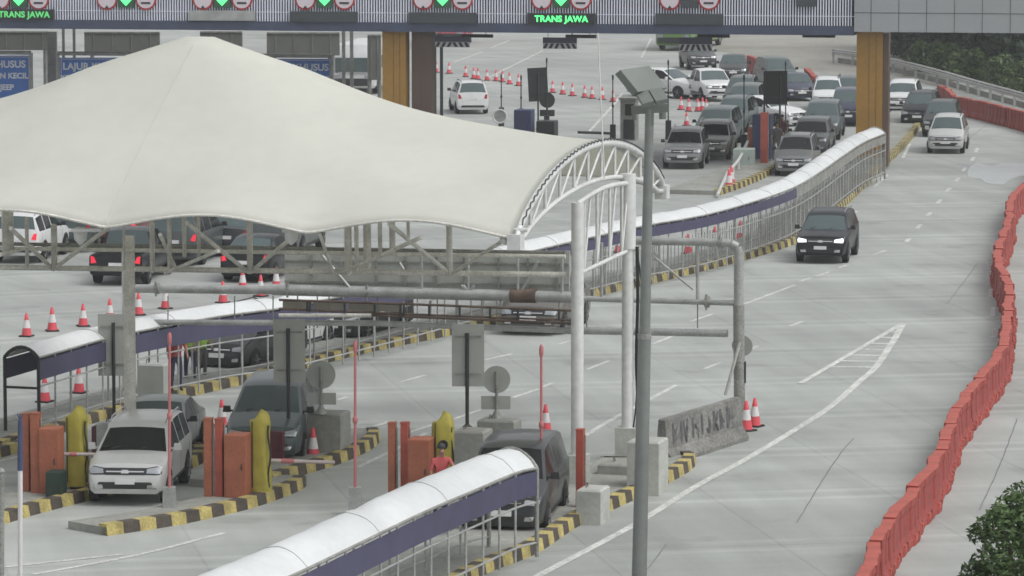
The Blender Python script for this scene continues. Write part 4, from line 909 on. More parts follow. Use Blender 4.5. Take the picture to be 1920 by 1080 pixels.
cones([(84, 754), (148, 737)], 'red and white traffic cone seen through the left end of the walkway', 'cones behind the walkway end frame')
cones([(818, 136), (842, 138), (873, 144), (888, 148), (896, 149), (913, 151), (930, 152), (942, 154), (955, 158), (972, 161), (1036, 174), (1055, 177), (1073, 180), (1096, 183), (1110, 185), (1129, 187), (1149, 191)], 'red traffic cone in the long row slanting across the lanes behind the tent', 'cones slanting across the far lanes', 1.0)
cones([(1277, 206), (1291, 209), (1308, 209), (1317, 208), (1324, 210), (1287, 236)], 'red traffic cone in the cluster in front of the white hatchback', 'cones in front of the white hatchback')
cones([(1367, 357), (1371, 350)], 'red traffic cone standing on the nose of the island behind the walkway roof', 'cones on the island nose', 1.25)
cones([(1388, 450), (1340, 462), (1290, 476), (1180, 470), (1160, 474), (1050, 385 + 100)], 'red traffic cone seen through the dense walkway railing', 'cones behind the dense railing')
cones([(1415, 800), (1399, 808)], 'red traffic cone at the end of the concrete barrier', 'cones by the concrete barrier', 1.05)
cones([(587, 864)], 'slim red traffic cone in front of the grey concrete block', None, 1.1)
cones([(1023, 812), (416, 800)], 'red traffic cone whose tip shows behind the booth equipment', 'cone tips behind the booths')
# ================================================================ WATER BARRIERS
def make_wb():
    o = empty('water_barrier', (0, 0, 0), 0, 'red plastic water barrier', 'water barrier'); L_ = 1.42
    prof = [(.26, 0), (.26, .12), (.17, .34), (.15, .78), (.18, .86), (.17, .98)]
    m = MB(); xs = [-L_ / 2, -L_ / 2 + .05, -L_ * .17, -L_ * .13, L_ * .13, L_ * .17, L_ / 2 - .05, L_ / 2]; ins = [.03, 0, 0, .035, .035, 0, 0, .03]; rings = []
    for x, q in zip(xs, ins): rings.append([(x, -(w_ - q), z) for w_, z in prof] + [(x, (w_ - q), z) for w_, z in reversed(prof)])
    V = [v for r_ in rings for v in r_]; n_ = len(prof) * 2
    fs = [(i * n_ + k, i * n_ + (k + 1) % n_, (i + 1) * n_ + (k + 1) % n_, (i + 1) * n_ + k) for i in range(len(xs) - 1) for k in range(n_)] + [tuple(range(n_))[::-1], tuple((len(xs) - 1) * n_ + k for k in range(n_))]
    m.add(V, [f[::-1] for f in fs]); tp0 = len(fs); e = .012
    for i in range(len(xs) - 1): m.add([(xs[i], -.155, .984), (xs[i + 1], -.155, .984), (xs[i + 1], .155, .984), (xs[i], .155, .984)], [(0, 1, 2, 3)], mi=1)
    [m.box((x, s * .245, .16), (.20, .05, .12), mi=1) for x in (-.42, .42) for s in (-1, 1)]; m.build('shell', [barred, barpink], o)
    m = MB(); m.box((L_ / 2 + .02, 0, .5), (.07, .10, .7)); m.build('coupling', barred, o); return Proto(o)
WB = make_wb()
def barriers(pxs, label, group, jit=.10, step=1.44, off=0, sc=1.0):
    P = resample(catmull([G(*p) for p in pxs], .2), step); P = offset(P, off)
    if len(P) > 12: O_ = offset(P, 1); P = [p + (o_ - p) * (.10 * math.sin(i * .45) + .035 * math.sin(i * 2.3 + 1)) for i, (p, o_) in enumerate(zip(P, O_))]
    for a, b in zip(P, P[1:]):
        c = (a + b) / 2; d = b - a; WB.put((c.x + random.uniform(-jit, jit) * .5, c.y, .006), math.atan2(d.y, d.x) + random.uniform(-jit, jit), label, group, (sc, sc * .80, sc * random.uniform(.93, .98)))
barriers([(1640, 1180), (1672, 1100), (1706, 1034), (1740, 977), (1782, 902), (1816, 840), (1843, 792), (1874, 737), (1898, 690), (1907, 650), (1905, 614), (1893, 580), (1884, 552), (1886, 525), (1891, 498), (1898, 457), (1920, 402), (1960, 345), (1990, 300), (1975, 265), (1930, 248), (1880, 233), (1840, 222), (1800, 214), (1780, 200), (1762, 192)], 'red plastic water barrier in the long winding line along the right of the exit road', 'red water barriers winding along the exit road', .05, off=.2, sc=1.04)
barriers([(1404, 134), (1430, 146)], 'orange red water barrier at the back of the queue beside the dark sedan', 'water barriers behind the queue', .02, sc=1.1)
barriers([(1340, 100), (1376, 100)], 'orange red water barrier right of the green coach', 'water barriers right of the coach', .02, sc=1.2)
barriers([(1512, 160), (1530, 178)], 'orange red water barrier right of the navy sedan', 'water barriers right of the navy sedan', .02, sc=1.1)
# small white delineator posts left of the barrier bend
dl = None
for x, y in ((1862, 470), (1856, 486), (1855, 505), (1856, 522), (1858, 556), (1862, 592), (1865, 632)):
    p = G(x, y)
    if dl is None:
        o = empty('delineator_post', p, 0, 'short white reflector post left of the bend in the red barriers', 'road marker', 'white reflector posts by the red barriers'); m = MB(); m.tube((0, 0, 0), (0, 0, .02), .10); m.box((0, 0, .13), (.14, .10, .24), taper=.2); m.build('reflector', conewhite, o); dl = Proto(o)
    dl.put(p, 0)
# ================================================================ GUARD RAIL ON THE RAMP
P = catmull([G(x, y) for x, y in ((1560, 118), (1620, 126), (1680, 139), (1750, 157), (1830, 181), (1920, 207), (2050, 250), (2200, 310))], .5)
o = empty('guard_rail', P[0], 0, 'pale steel guard rail along the outer side of the curved ramp', 'guard rail'); gr_ = mat('rail_pale', (.42, .42, .41), .5, .1, .1)
m = MB()
for z in (.62, .74, .88):
    a = offset(P, .03 if z != .74 else 0); b = [up(p, z) for p in a]
    m.path(b, .062, 6)
m.build('beam', gr_, o, world=True)
for p in resample(P, 3.0): m = MB(); q = p + Vector((.1, .1, 0)); m.box((q.x, q.y, .42), (.14, .14, .84)); m.build('post', galv, o, world=True)
m = MB(); a = offset(P, .4); b = offset(P, 1.1)
for q, r_, z0_, z1_ in ((a, a, 0, .32),): m.ribbon([up(p, .32) for p in a], [up(p, 0) for p in a]); m.ribbon([up(p, .32) for p in b], [up(p, .32) for p in a])
tag(m.build('ramp_kerb', concrete), kind='structure')
# ================================================================ BOOTH EQUIPMENT
def block(px, py, w_, d_, h_, label, name='concrete_block', m_=concrete, cat='concrete block', yaw=16, group='concrete blocks on the toll islands'):
    p = G(px, py); c = p + dirv(yaw) * d_ / 2; o = empty(name, (c.x, c.y, .0), R(-yaw), label, cat, group); e = .04
    m = MB(); vs = []
    for z, k in ((0, 0), (h_ - e, 0), (h_, e)):
        x, y = w_ / 2 - k, d_ / 2 - k; vs += [(-x, -y, z), (x, -y, z), (x, y, z), (-x, y, z)]
    m.add(vs, [(0, 1, 5, 4), (1, 2, 6, 5), (2, 3, 7, 6), (3, 0, 4, 7), (4, 5, 9, 8), (5, 6, 10, 9), (6, 7, 11, 10), (7, 4, 8, 11), (8, 9, 10, 11)]); m.build('block', m_, o)
    
    for x in (-w_ * .25, w_ * .25): m = MB(); m.path([(x, -.08, h_), (x, -.05, h_ + .09), (x, .05, h_ + .09), (x, .08, h_)], .012, 6); m.build('lifting_eye', rust, o); return o
block(607, 862, .85, .8, 1.12, 'grey concrete block under the middle round sign'); block(533, 866, .72, .7, .92, 'grey concrete block under the middle rectangular sign')
block(929, 830, .95, .7, .55, 'grey concrete block under the right round sign'); block(877, 905, .75, .8, 1.2, 'grey concrete block left of the dark grey minivan')
block(1205, 930, .75, .9, 1.25, 'pale concrete block behind the tall floodlight pole', m_=concrete_l); block(1165, 905, 1.15, .9, .42, 'low concrete plinth under the second white column'); block(1103, 985, .55, .8, .78, 'pale concrete wedge below the rightmost orange pillar', m_=concrete_l)
block(204, 872, .62, .7, 1.0, 'grey topped cabinet base left of the white suv', m_=galv); block(283, 792, .7, .5, 1.5, 'grey board seen through the railing behind the white suv', name='grey_board_stand', cat='board', m_=signback, group=None)
def rect_sign(x0, x1, y0, y1, pxp, pyb, label, mm, hb=0, dark=False, tilt=0, double=False):
    p = G(pxp, pyb, hb); Y = p.y; a, b = PY(x0, y0, Y), PY(x1, y1, Y); c = (a + b) / 2; o = empty('grey_sign', (p.x, p.y, hb), 0, label, 'road sign', 'backs of rectangular lane signs'); W_, H_ = b.x - a.x, a.z - b.z
    M_ = Matrix.Rotation(R(tilt), 3, 'Y')
    m = MB(); m.box((c.x, Y + .05, c.z), (W_, .03, H_), M_); m.build('board', mm, o, world=True)
    m = MB(); pst = signdark
    for x in ((p.x,) if not double else (p.x - W_ * .33, p.x + W_ * .33)): m.tube((x, Y, hb), (x, Y, c.z + H_ * .36), .045, n=10)
    m.build('post', darks, o, world=True)
    
    for s in (-1, 1): m = MB(); m.box((c.x, Y + .018, c.z + s * H_ * .30), (W_ * .8, .03, .045), M_); m.build('stiffener', pst if dark else galvd, o, world=True)
    m = MB(); m.lathe([(.13, 0), (.11, .05), (.05, .10)], 10, (p.x, Y, hb)); m.build('foot', darks, o, world=True)
    m = MB(); e = .02; [m.box((c.x + s * W_ / 2, Y + .05, c.z), (e, .05, H_), None) for s in (-1, 1)]; 
    return o
rect_sign(183, 246, 589, 705, 214, 785, 'grey back of the leftmost rectangular lane sign beside the tall beige column', signback)
rect_sign(512, 572, 599, 718, 541, 797, 'grey back of the middle rectangular lane sign in front of the dark grey green minivan', signback, hb=.92)
rect_sign(847, 908, 608, 725, 876, 803, 'grey back of the right rectangular lane sign on its own post over open road', signback, hb=1.15)
rect_sign(990, 1027, 127, 190, 1009, 243, 'black back of the tilted lane sign above the tent slope', signdark, dark=True, tilt=-3)
rect_sign(1432, 1476, 133, 196, 1447, 300, 'dark sign back on two posts among the queue of cars', signdark, dark=True, double=True)
def round_back(px, py, r, x0, x1, y0, y1, pyb, hb, label, mm, by):
    p = G(px, pyb, hb); Y = p.y; o = empty('round_sign', (p.x, p.y, hb), 0, label, 'road sign', 'backs of round lane signs'); c = PY(px, py, Y); e = PY(px + r, py, Y)
    m = MB(); m.disc((c.x, Y + .05, c.z), (e - c).length, (0, 1, 0), .025, 32); m.build('disc', mm, o, world=True)
    a, b = PY(x0, y0, Y), PY(x1, y1, Y); m = MB(); m.box(((a.x + b.x) / 2, Y + .05, (a.z + b.z) / 2), (b.x - a.x, .025, a.z - b.z)); m.build('plate', mm, o, world=True)
    m = MB(); m.tube((c.x, Y, hb), (c.x, Y, c.z + (e - c).length * .6), .038); m.build('post', galvd if mm is signback else darks, o, world=True)
    m = MB(); m.lathe([(.14, 0), (.12, .06), (.04, .22)], 10, (c.x, Y, hb)); m.build('foot', galvd, o, world=True)
round_back(602, 703, 27, 578, 630, 737, 759, 776, 1.12, 'grey back of the round sign left of the faded red boom on a concrete block', signback, 0)
round_back(931, 712, 26, 902, 957, 743, 768, 784, .55, 'grey back of the round sign between the right rectangular sign and the white column', signback, 0)
round_back(1026, 188, 14.5, 1012, 1040, 206, 218, 238, .3, 'black back of the round sign beside the tilted black sign', signdark, 0)
def boom(px, y0, yb, label, mm, r=.036, knob=True, h=None, grp='raised barrier arms'):
    p = G(px, yb); t = PY(px, y0, p.y); o = empty('barrier_arm', p, 0, label, 'barrier arm', grp)
    m = MB(); m.tube(p + Vector((0, 0, .5)), t, r, r * .8, 10); m.build('arm', mm, o, world=True)
    m = MB(); m.lathe([(r * .8, -.02), (r * 1.35, .05), (r * 1.35, .20), (r * .5, .26)], 10, t); m.build('tip', mm if mm is boomred else darks, o, world=True)
    c = (p + t) / 2 + Vector((0, 0, .3)); m = MB(); m.lathe([(r, -.08), (r * 1.6, -.04), (r * 1.6, .04), (r, .08)], 10, c); m.build('joint', mm, o, world=True)
    hh_ = .62 if mm is boomred else .95; m = MB(); m.box(p + Vector((0, .0, hh_ / 2)), (.30, .30, hh_), taper=.1); m.build('housing', galv if mm is boomred else darks, o, world=True)
boom(318, 645, 965, 'faded red boom raised in front of the white suv', boomred); boom(666, 660, 965, 'faded red boom raised right of the middle round sign', boomred); boom(1015, 668, 975, 'faded red boom raised beside the left white column', boomred)
for px, y0, yb, lab in ((940, 148, 236, 'thin dark boom raised above the tent slope left of the blue cabinet'), (977, 150, 238, 'thin dark boom raised directly behind the blue cabinet above the tent'), (1025, 118, 252, 'thin dark boom raised beside the tilted black sign'), (1149, 150, 270, 'thin dark boom raised left of the small grey booth'), (1253, 122, 262, 'thin dark boom raised in front of the white hatchback'), (1473, 124, 262, 'thin dark boom raised right of the dark double post sign'), (1395, 150, 290, 'thin dark boom raised left of the blue cabinet among the queue')):
    boom(px, y0, yb, lab, darks, .035)
def arm_flat(x0, y0, x1, y1, yb, label):
    Y = G(x0, yb).y; a, b = PY(x0, y0, Y), PY(x1, y1, Y); o = empty('barrier_arm', (a.x, Y, 0), 0, label, 'barrier arm', 'lowered barrier arms'); m = MB(); m.tube(a, b, .05, .04); m.build('arm', mat('arm_white_pink', (.42, .36, .34), .5, 0, .2, 3), o, world=True)
    m = MB(); m.tube((a.x, Y, 0), a, .05); m.build('stand', galvd, o, world=True); m = MB(); m.tube(a.lerp(b, .5), a.lerp(b, .62), .055); m.build('red_band', boomred, o, world=True)
arm_flat(78, 851, 184, 852, 935, 'lowered pale arm across the left yellow cover'); arm_flat(426, 861, 628, 867, 940, 'lowered pale arm across the middle yellow cover'); arm_flat(772, 869, 852, 877, 950, 'lowered pale arm at the right yellow cover')
def opost(px, y0, yb, w_, mm, label):
    p = G(px, yb); t = PY(px, y0, p.y); o = empty('orange_pillar', p, R(-14), label, 'pillar', 'orange protection pillars at the booths'); hh = t.z
    m = MB(); m.box((0, 0, hh / 2), (w_, w_ * 1.2, hh)); m.box((0, 0, hh + .012), (w_ + .02, w_ * 1.2 + .02, .025)); m.build('shaft', mm, o); m = MB(); m.box((0, 0, .03), (w_ + .16, w_ * 1.2 + .16, .06)); m.build('foot_plate', galvd, o)
    m = MB(); m.tube((w_ / 2 + .03, 0, .1), (w_ / 2 + .03, 0, hh - .1), .02); m.build('conduit', galvd, o)
for px, w_, mm, y0, yb, lab in ((51, .17, orange, 776, 935, 'narrow orange pillar at the left edge, left of its pair'), (69, .19, orange, 775, 938, 'orange pillar right of its pair beside the left orange cabinet'), (392, .17, orange, 785, 945, 'orange pillar left of the middle pair'), (413, .17, orange_r, 786, 945, 'orange red pillar of the middle pair beside the middle orange cabinet'), (736, .155, orange, 793, 952, 'orange pillar left of the right pair'), (760, .165, orange_r, 793, 952, 'orange red pillar of the right pair beside the right orange cabinet'), (1088, .165, orange_r, 806, 965, 'orange red pillar right of the left white column')): opost(px, y0, yb, w_, mm, lab)
opost(1433, 212, 313, .30, orange_r, 'orange red pillar beside the blue cabinet among the queue'); opost(1171, 218, 262, .16, orange_r, 'orange red pillar in front of the small grey booth')
def cabinet(x0, x1, y0, yb, mm, label, name='toll_cabinet', trimm=galvd, group='toll cabinets', base=True):
    p = G((x0 + x1) / 2, yb); a, b = PY(x0, y0, p.y), PY(x1, y0, p.y); w_ = (b.x - a.x) * .95; hh = a.z; o = empty(name, p, R(-12), label, 'cabinet', group); d_ = w_ * 1.1
    m = MB(); e = .03; vs = []
    for z, k in ((.08, 0), (hh - e, 0), (hh, e)):
        x, y = w_ / 2 - k, d_ / 2 - k; vs += [(-x, -y, z), (x, -y, z), (x, y, z), (-x, y, z)]
    m.add(vs, [(3, 2, 1, 0), (0, 1, 5, 4), (1, 2, 6, 5), (2, 3, 7, 6), (3, 0, 4, 7), (4, 5, 9, 8), (5, 6, 10, 9), (6, 7, 11, 10), (7, 4, 8, 11), (8, 9, 10, 11)]); m.build('case', mm, o)
    m = MB(); m.box((0, -d_ / 2 - .006, hh * .52), (w_ * .86, .012, hh * .78)); dr = m.build('door', mm, o); m = MB(); m.box((w_ * .34, -d_ / 2 - .03, hh * .55), (.02, .03, .14)); m.build('handle', darks, dr)
    m = MB(); m.box((0, 0, .04), (w_ + .1, d_ + .1, .08)); m.build('plinth', concrete, o); return o
cabinet(78, 117, 800, 938, orange, 'orange cabinet beside the left yellow cover'); cabinet(425, 468, 812, 945, orange, 'orange cabinet beside the middle yellow cover'); cabinet(768, 811, 820, 955, orange, 'orange cabinet beside the right yellow cover')
cabinet(176, 210, 797, 868, maroon, 'dark maroon cabinet behind the left yellow cover'); cabinet(508, 534, 808, 875, maroon, 'dark maroon cabinet in front of a concrete block')
cabinet(966, 1000, 205, 262, bluebox, 'blue cabinet above the tent slope'); cabinet(1412, 1448, 214, 300, bluebox, 'blue cabinet in the island among the queue'); cabinet(1402, 1422, 238, 300, orange, 'orange box left of the blue cabinet among the queue')
cabinet(1376, 1414, 278, 316, mat('pale_green_box', (.36, .42, .38), .5), 'pale green grey box on the island nose behind the walkway roof'); cabinet(1008, 1044, 226, 262, darks, 'low dark cabinet at the foot of the tilted black sign')
cabinet(90, 122, 882, 945, mat('dark_green_box', (.02, .04, .03), .6), 'dark green bin beside the left orange pillars')
# small booth at the far island
p = G(1180, 262); o = empty('toll_booth', p, R(-12), 'small grey booth left of the floodlight head', 'booth'); m = MB(); m.box((0, 0, 1.0), (.75, .9, 2.0)); m.box((0, 0, 2.04), (.9, 1.05, .09)); m.build('body', galvd, o); m = MB(); m.box((.08, -.46, 1.5), (.42, .03, .55)); m.build('window', glassd, o); m = MB(); m.box((.05, -.46, .55), (.52, .03, .95)); m.build('door', darks, o)
p = G(937, 241); o = empty('round_mirror', p, 0, 'white ringed round mirror just above the tent slope', 'mirror'); m = MB(); m.lathe([(.001, 0), (.22, 0)], 24); 
m = MB(); R0 = .34; ring = [(R0 * math.cos(t * math.pi / 14), 0, .62 + R0 * math.sin(t * math.pi / 14)) for t in range(29)]; m.path(ring, .045, 8); m.build('ring', conewhite, o); m = MB(); m.disc((0, .04, .62), .30, (0, 1, 0), .02, 24); m.build('glass', galv, o); m = MB(); m.tube((0, 0, 0), (0, 0, .3), .04); m.build('stand', darks, o)
# a lowered dark arm above the arch and white curved rail near the far island
Y = G(1085, 262).y; a, b = PY(1083, 248, Y), PY(1150, 250, Y); o = empty('barrier_arm', (a.x, Y, 0), 0, 'short dark arm lying level above the arch top', 'barrier arm'); m = MB(); m.tube(a, b, .07); m.build('arm', darks, o, world=True); m = MB(); m.tube((b.x, Y, 0), b, .05); m.build('stand', darks, o, world=True)
P = [G(1402, 300), G(1385, 325), G(1365, 342), G(1345, 372)]; o = empty('curved_rail', P[0], 0, 'white curved rail on the nose of the island behind the walkway roof', 'rail'); Z = catmull(P, .6); m = MB(); m.path([up(q, .75 * (1 - i / len(Z)) + .12) for i, q in enumerate(Z)], .07, 8); m.build('rail', white_metal, o, world=True); m = MB(); [m.tube(up(q, 0), up(q, .75 * (1 - i / len(Z)) + .12), .05) for i, q in enumerate(Z) if i % 4 == 0]; m.build('post', white_metal, o, world=True)
# yellow tarpaulin covers over the card readers
def ycover(x0, x1, y0, yb, label, hole=False, tilt=0):
    p = G((x0 + x1) / 2, yb); a, b = PY(x0, y0, p.y), PY(x1, y0, p.y); w_ = b.x - a.x; hh = a.z; o = empty('yellow_cover', p, R(-10), label, 'equipment cover', 'yellow covers over card readers'); rg = random.Random(int(px_seed(x0)))
    m = MB(); rows = 26; n_ = 20; vs = []
    for k in range(rows + 1):
        t = k / rows; z = .25 + (hh - .25) * t; wd = w_ / 2 * (1.0 if t < .86 else max(.06, math.sqrt(max(0, 1 - ((t - .86) / .14) ** 2)) * .80 + .14)); wd *= 1 - .10 * math.sin(t * 5 + x0); lean = tilt * t
        for i in range(n_):
            an = 2 * math.pi * i / n_; fold = 1 + .07 * math.sin(an * 5 + t * 4 + x0) + rg.uniform(-.02, .02); vs.append((lean + wd * fold * math.copysign(abs(math.cos(an)) ** .7, math.cos(an)), wd * .9 * fold * math.copysign(abs(math.sin(an)) ** .7, math.sin(an)), min(z, hh * (.885 + .115 * max(0, min(1, (math.cos(an) + .45) * 1.6))))))
    fs = [(k * n_ + i, k * n_ + (i + 1) % n_, (k + 1) * n_ + (i + 1) % n_, (k + 1) * n_ + i) for k in range(rows) for i in range(n_)]; fs.append(tuple(rows * n_ + i for i in range(n_)))
    m.add(vs, fs, True); m.build('cover', yelcov, o); m = MB(); m.box((0, 0, .14), (w_ * .5, w_ * .5, .28)); m.build('stand', darks, o)
    m = MB(); m.path([(w_ * .52 + tilt * t * 0 - .03 * math.sin(t * 9), -w_ * .32, .35 + (hh - .7) * t) for t in [q / 10 for q in range(11)]], .022, 6); m.path([(-w_ * .30, -w_ * .50, .35 + (hh - .6) * t) for t in [q / 10 for q in range(11)]], .012, 6); m.build('cord', trim, o)
    if hole: m = MB(); m.disc((.04, -w_ * .47, hh * .66), .11, (0, 1, .2), .05, 16); m.build('opening', signblk, o)
def px_seed(x): return x * 7
ycover(124, 166, 759, 930, 'yellow tarpaulin cover left of the white suv'); ycover(470, 508, 767, 940, 'yellow tarpaulin cover in front of the dark grey green minivan'); ycover(812, 850, 770, 950, 'yellow tarpaulin cover with a round dark opening', True)
# ================================================================ CONCRETE BARRIER WITH GRAFFITI
a, b = G(1262, 872), G(1404, 826); d = (b - a).normalized(); L_ = (b - a).length; o = empty('concrete_barrier', a, math.atan2(d.y, d.x), 'long concrete barrier with black graffiti below the portal post', 'concrete barrier')
nv = Vector((-d.y, d.x, 0)); hb_ = 1.08
prof = [(-.30, 0), (-.30, .10), (-.14, .36), (-.09, hb_), (.09, hb_), (.14, .36), (.30, .10), (.30, 0)]
m = MB(); xs = [0, .06, L_ * .5, L_ - .06, L_]; V = [(x, y + .3, z * (1.0 if i not in (0,) else .985)) for i, x in enumerate(xs) for y, z in prof]; n_ = 8
m.add(V, [(i * n_ + k, i * n_ + k + 1, (i + 1) * n_ + k + 1, (i + 1) * n_ + k) for i in range(len(xs) - 1) for k in range(n_ - 1)] + [tuple(range(n_)), tuple(len(xs) * n_ - 1 - k for k in range(n_))])
gm = mat('barrier_concrete', (.19, .19, .178), .9, 0, .28, 1.5, bump=.4, var2=.3); m.build('wall', gm, o)
m = MB(); rg = random.Random(3); gx = .35
while gx < L_ - .5:       # sprayed strokes on the road side face
    w_ = rg.uniform(.22, .5)
    for k in range(3):
        x0, x1 = gx + rg.uniform(0, w_), gx + rg.uniform(0, w_); z0_, z1_ = rg.uniform(.42, .9), rg.uniform(.45, .98); y = lambda z: .3 - (.14 - .05 * (z - .36) / (hb_ - .36)) - .005; q_ = rg.uniform(.05, .17)
        z0_, z1_ = min(z0_, z1_) - .05, max(z0_, z1_) + .02; m.add([(x0, y(z0_), z0_), (x0 + q_, y(z0_), z0_), (x1 + q_ * .9, y(z1_), z1_), (x1, y(z1_), z1_)], [(0, 1, 2, 3)])
    y2 = lambda z: y(z) - .004
    m.add([(gx, y2(.45), .45), (gx + .11, y2(.45), .45), (gx + .12, y2(.95), .95), (gx + .01, y2(.95), .95)], [(0, 1, 2, 3)]); gx += w_ + rg.uniform(.10, .25)
m.build('graffiti', mat('spray_black', (.085, .088, .09), .8, 0, .4, 5), o)
# ================================================================ FLOODLIGHT POLE
Yf = 82.0; base = PY(1197, 1215, Yf); base.z = 0; top = PY(1218, 205, Yf)
o = empty('floodlight_pole', base, 0, 'tall grey steel pole with tilted floodlights in the foreground', 'floodlight')
m = MB(); mid = base.lerp(top, .55); m.tube(base, mid, .150, .125, 20); m.tube(mid, top, .110, .085, 20); m.build('pole', mat('pole_grey', (.20, .215, .205), .45, .3, .10, .5, var2=.08), o, world=True)
m = MB(); m.tube(mid - Vector((0, 0, .05)), mid + Vector((0, 0, .05)), .135, n=20); m.build('sleeve', galvd, o, world=True)
m = MB(); m.tube(up(base, 0), up(base, .05), .3); m.build('base_plate', galvd, o, world=True)
gl = mat('flood_housing', (.16, .175, .16), .5, .2, .08)
q0 = [PY(1153, 139, Yf - .35), PY(1207, 131, Yf + .35), PY(1241, 172, Yf + .35), PY(1186, 180, Yf - .35)]
def slab(q, th): m = MB(); n_ = (q[1] - q[0]).cross(q[2] - q[1]).normalized(); r_ = [p + n_ * th for p in q]; m.add(q + r_, [(3, 2, 1, 0), (4, 5, 6, 7), (0, 1, 5, 4), (1, 2, 6, 5), (2, 3, 7, 6), (3, 0, 4, 7)]); return m
fl = slab(q0, -.16).build('solar_panel', gl, o, world=True)
for k, (x0, x1) in enumerate(((1193, 1221), (1217, 1247))):
    q = [PY(x0, 181 - k * 5, Yf - .25), PY(x1 - 6, 176 - k * 4, Yf - .2), PY(x1 + 6, 197 - k * 4, Yf - .55), PY(x0 + 13, 203 - k * 5, Yf - .6)]
    h_ = slab(q, -.10).build('floodlight_head', gl, o, world=True); c = sum(q, Vector()) / 4; n_ = (q[1] - q[0]).cross(q[2] - q[1]).normalized(); n_ = n_ if n_.z > 0 else -n_
    q2 = [c + (p - c) * .86 + n_ * .012 for p in q]; h2 = slab(q2, .01 if (q2[1] - q2[0]).cross(q2[2] - q2[1]).z > 0 else -.01).build('cover_glass', mat('flood_glass', (.42, .45, .43), .4), None, world=False); h2.parent = h_; h2.location = -Vector(o.location)
m = MB(); m.bar(top + Vector((-.35, 0, -.02)), top + Vector((.36, 0, .03)), .12, .16); m.bar(top + Vector((0, 0, -.3)), top + Vector((0, 0, .2)), .16); m.tube(top + Vector((.25, -.1, -.05)), top + Vector((.25, -.1, -.18)), .07); m.tube(top + Vector((-.3, -.1, -.10)), top + Vector((-.3, -.1, -.2)), .05); m.bar(top, (q0[2] + q0[3]) / 2, .08); m.build('bracket', gl, o, world=True)
# left edge poles
p = PY(38, 1240, 78); p.z = 0; t = PY(38, 788, 78); md = PY(38, 882, 78); o = empty('striped_pole', (p.x, 78, 0), 0, 'slim pole navy above and white below at the left edge', 'pole')
m = MB(); m.tube((p.x, 78, 0), md, .045); m.build('white_shaft', conewhite, o, world=True); m = MB(); m.tube(md, t, .055, .045); m.build('navy_wrap', bluebox, o, world=True); m = MB(); [m.tube(t, t + Vector((.05 * s, 0, .12)), .012, n=5) for s in (-1, 0, 1)]; m.build('loose_tie', bluebox, o, world=True)
p = PY(2, 1240, 77); t = PY(2, 885, 77); o = empty('grey_post', (p.x, 77, 0), 0, 'dark grey round post cut by the left edge of the photo', 'post'); m = MB(); m.tube((p.x, 77, 0), t, .06); m.lathe([(.075, 0), (.06, .05), (.0, .09)], 10, t); m.build('shaft', galvd, o, world=True)
# ================================================================ PEOPLE
def person(loc, rz, label, shirt, trousers, arm=0.0, helmet=None, lean=0.0, sc=1.0):
    me = bpy.data.meshes.new('p'); V = []; E = []; Rr = []
    def ad(p, r_, par=None):
        V.append(p); Rr.append(r_); k = len(V) - 1
        if par is not None: E.append((par, k))
        return k
    pel = ad((0, 0, .95), .135); w_ = ad((.02, 0, 1.10), .125, pel); ch = ad((.03 + lean, 0, 1.32), .155, w_); nk = ad((.03 + lean, 0, 1.47), .06, ch); hd0 = ad((.05 + lean, 0, 1.58), .085, nk); hd = ad((.05 + lean, 0, 1.68), .088, hd0)
    ad((.145 + lean, 0, 1.60), .014, hd0)
    for s in (-1, 1):
        h = ad((0, s * .10, .88), .095, pel); k = ad((.03, s * .12, .50), .062, h); a = ad((-.01, s * .13, .10), .042, k); ad((.13, s * .14, .05), .035, a)
        sh = ad((.03 + lean, s * .19, 1.40), .062, ch); up_ = arm if s > 0 else 0
        el = ad((.05 + .15 * up_ + lean, s * .26, 1.14 + .1 * up_), .045, sh); wr = ad((.12 + .22 * up_ + lean, s * .25, .90 + .33 * up_), .030, el); pm = ad((.15 + .28 * up_ + lean, s * .24, .83 + .38 * up_), .030, wr)
        for f in range(5): q = (f - 2) * .017; ad((.16 + .28 * up_ + lean + q, s * .235 + (.03 if f == 0 else 0) * -s, (.83 + .38 * up_) - .085 + abs(f - 2) * .008), .009, pm)
    me.from_pydata(V, E, []); ob = bpy.data.objects.new('p', me); col.objects.link(ob); sk = ob.modifiers.new('s', 'SKIN'); sk.use_smooth_shade = True
    for i, r_ in enumerate(Rr): me.skin_vertices[0].data[i].radius = (r_, r_)
    me.skin_vertices[0].data[0].use_root = True; su = ob.modifiers.new('d', 'SUBSURF'); su.levels = 2
    bpy.context.view_layer.update(); m2 = bpy.data.meshes.new_from_object(ob.evaluated_get(bpy.context.evaluated_depsgraph_get())); bpy.data.objects.remove(ob)
    for mm in (skin, shirt, trousers, trim): m2.materials.append(mm)
    for pl in m2.polygons:
        c = pl.center; arm_ = abs(c.y) > .225 and c.z > .7
        pl.material_index = 3 if c.z < .12 else (2 if c.z < .96 and not arm_ else (0 if c.z > 1.47 or (arm_ and (c.z < 1.16 + .2 * arm * (c.y > 0))) else 1)); pl.use_smooth = True
    root = empty('person', loc, rz, label, 'person'); bo = bpy.data.objects.new('body', m2); col.objects.link(bo); bo.parent = root; root.scale = (sc,) * 3
    m = MB(); m.lathe([(.104, 0), (.106, .04), (.088, .09), (.04, .12), (0, .125)], 16, (.035 + lean, 0, 1.675))
    if helmet: m.lathe([(.15, -.005), (.108, .01)], 16, (.05 + lean, 0, 1.645)); m.build('helmet', helmet, root)
    else: m.build('hair', trim, root)
    return root
hiv = mat('hi_vis_green', (.30, .50, .05), .7, 0, .15, 4); redc = mat('red_cloth', (.40, .07, .07), .8, 0, .15, 4); greyc = mat('grey_cloth', (.10, .10, .10), .8); navyc = mat('navy_cloth', (.03, .035, .07), .8)
def at(px, py, z=0.0): p = G(px, py, z); return p
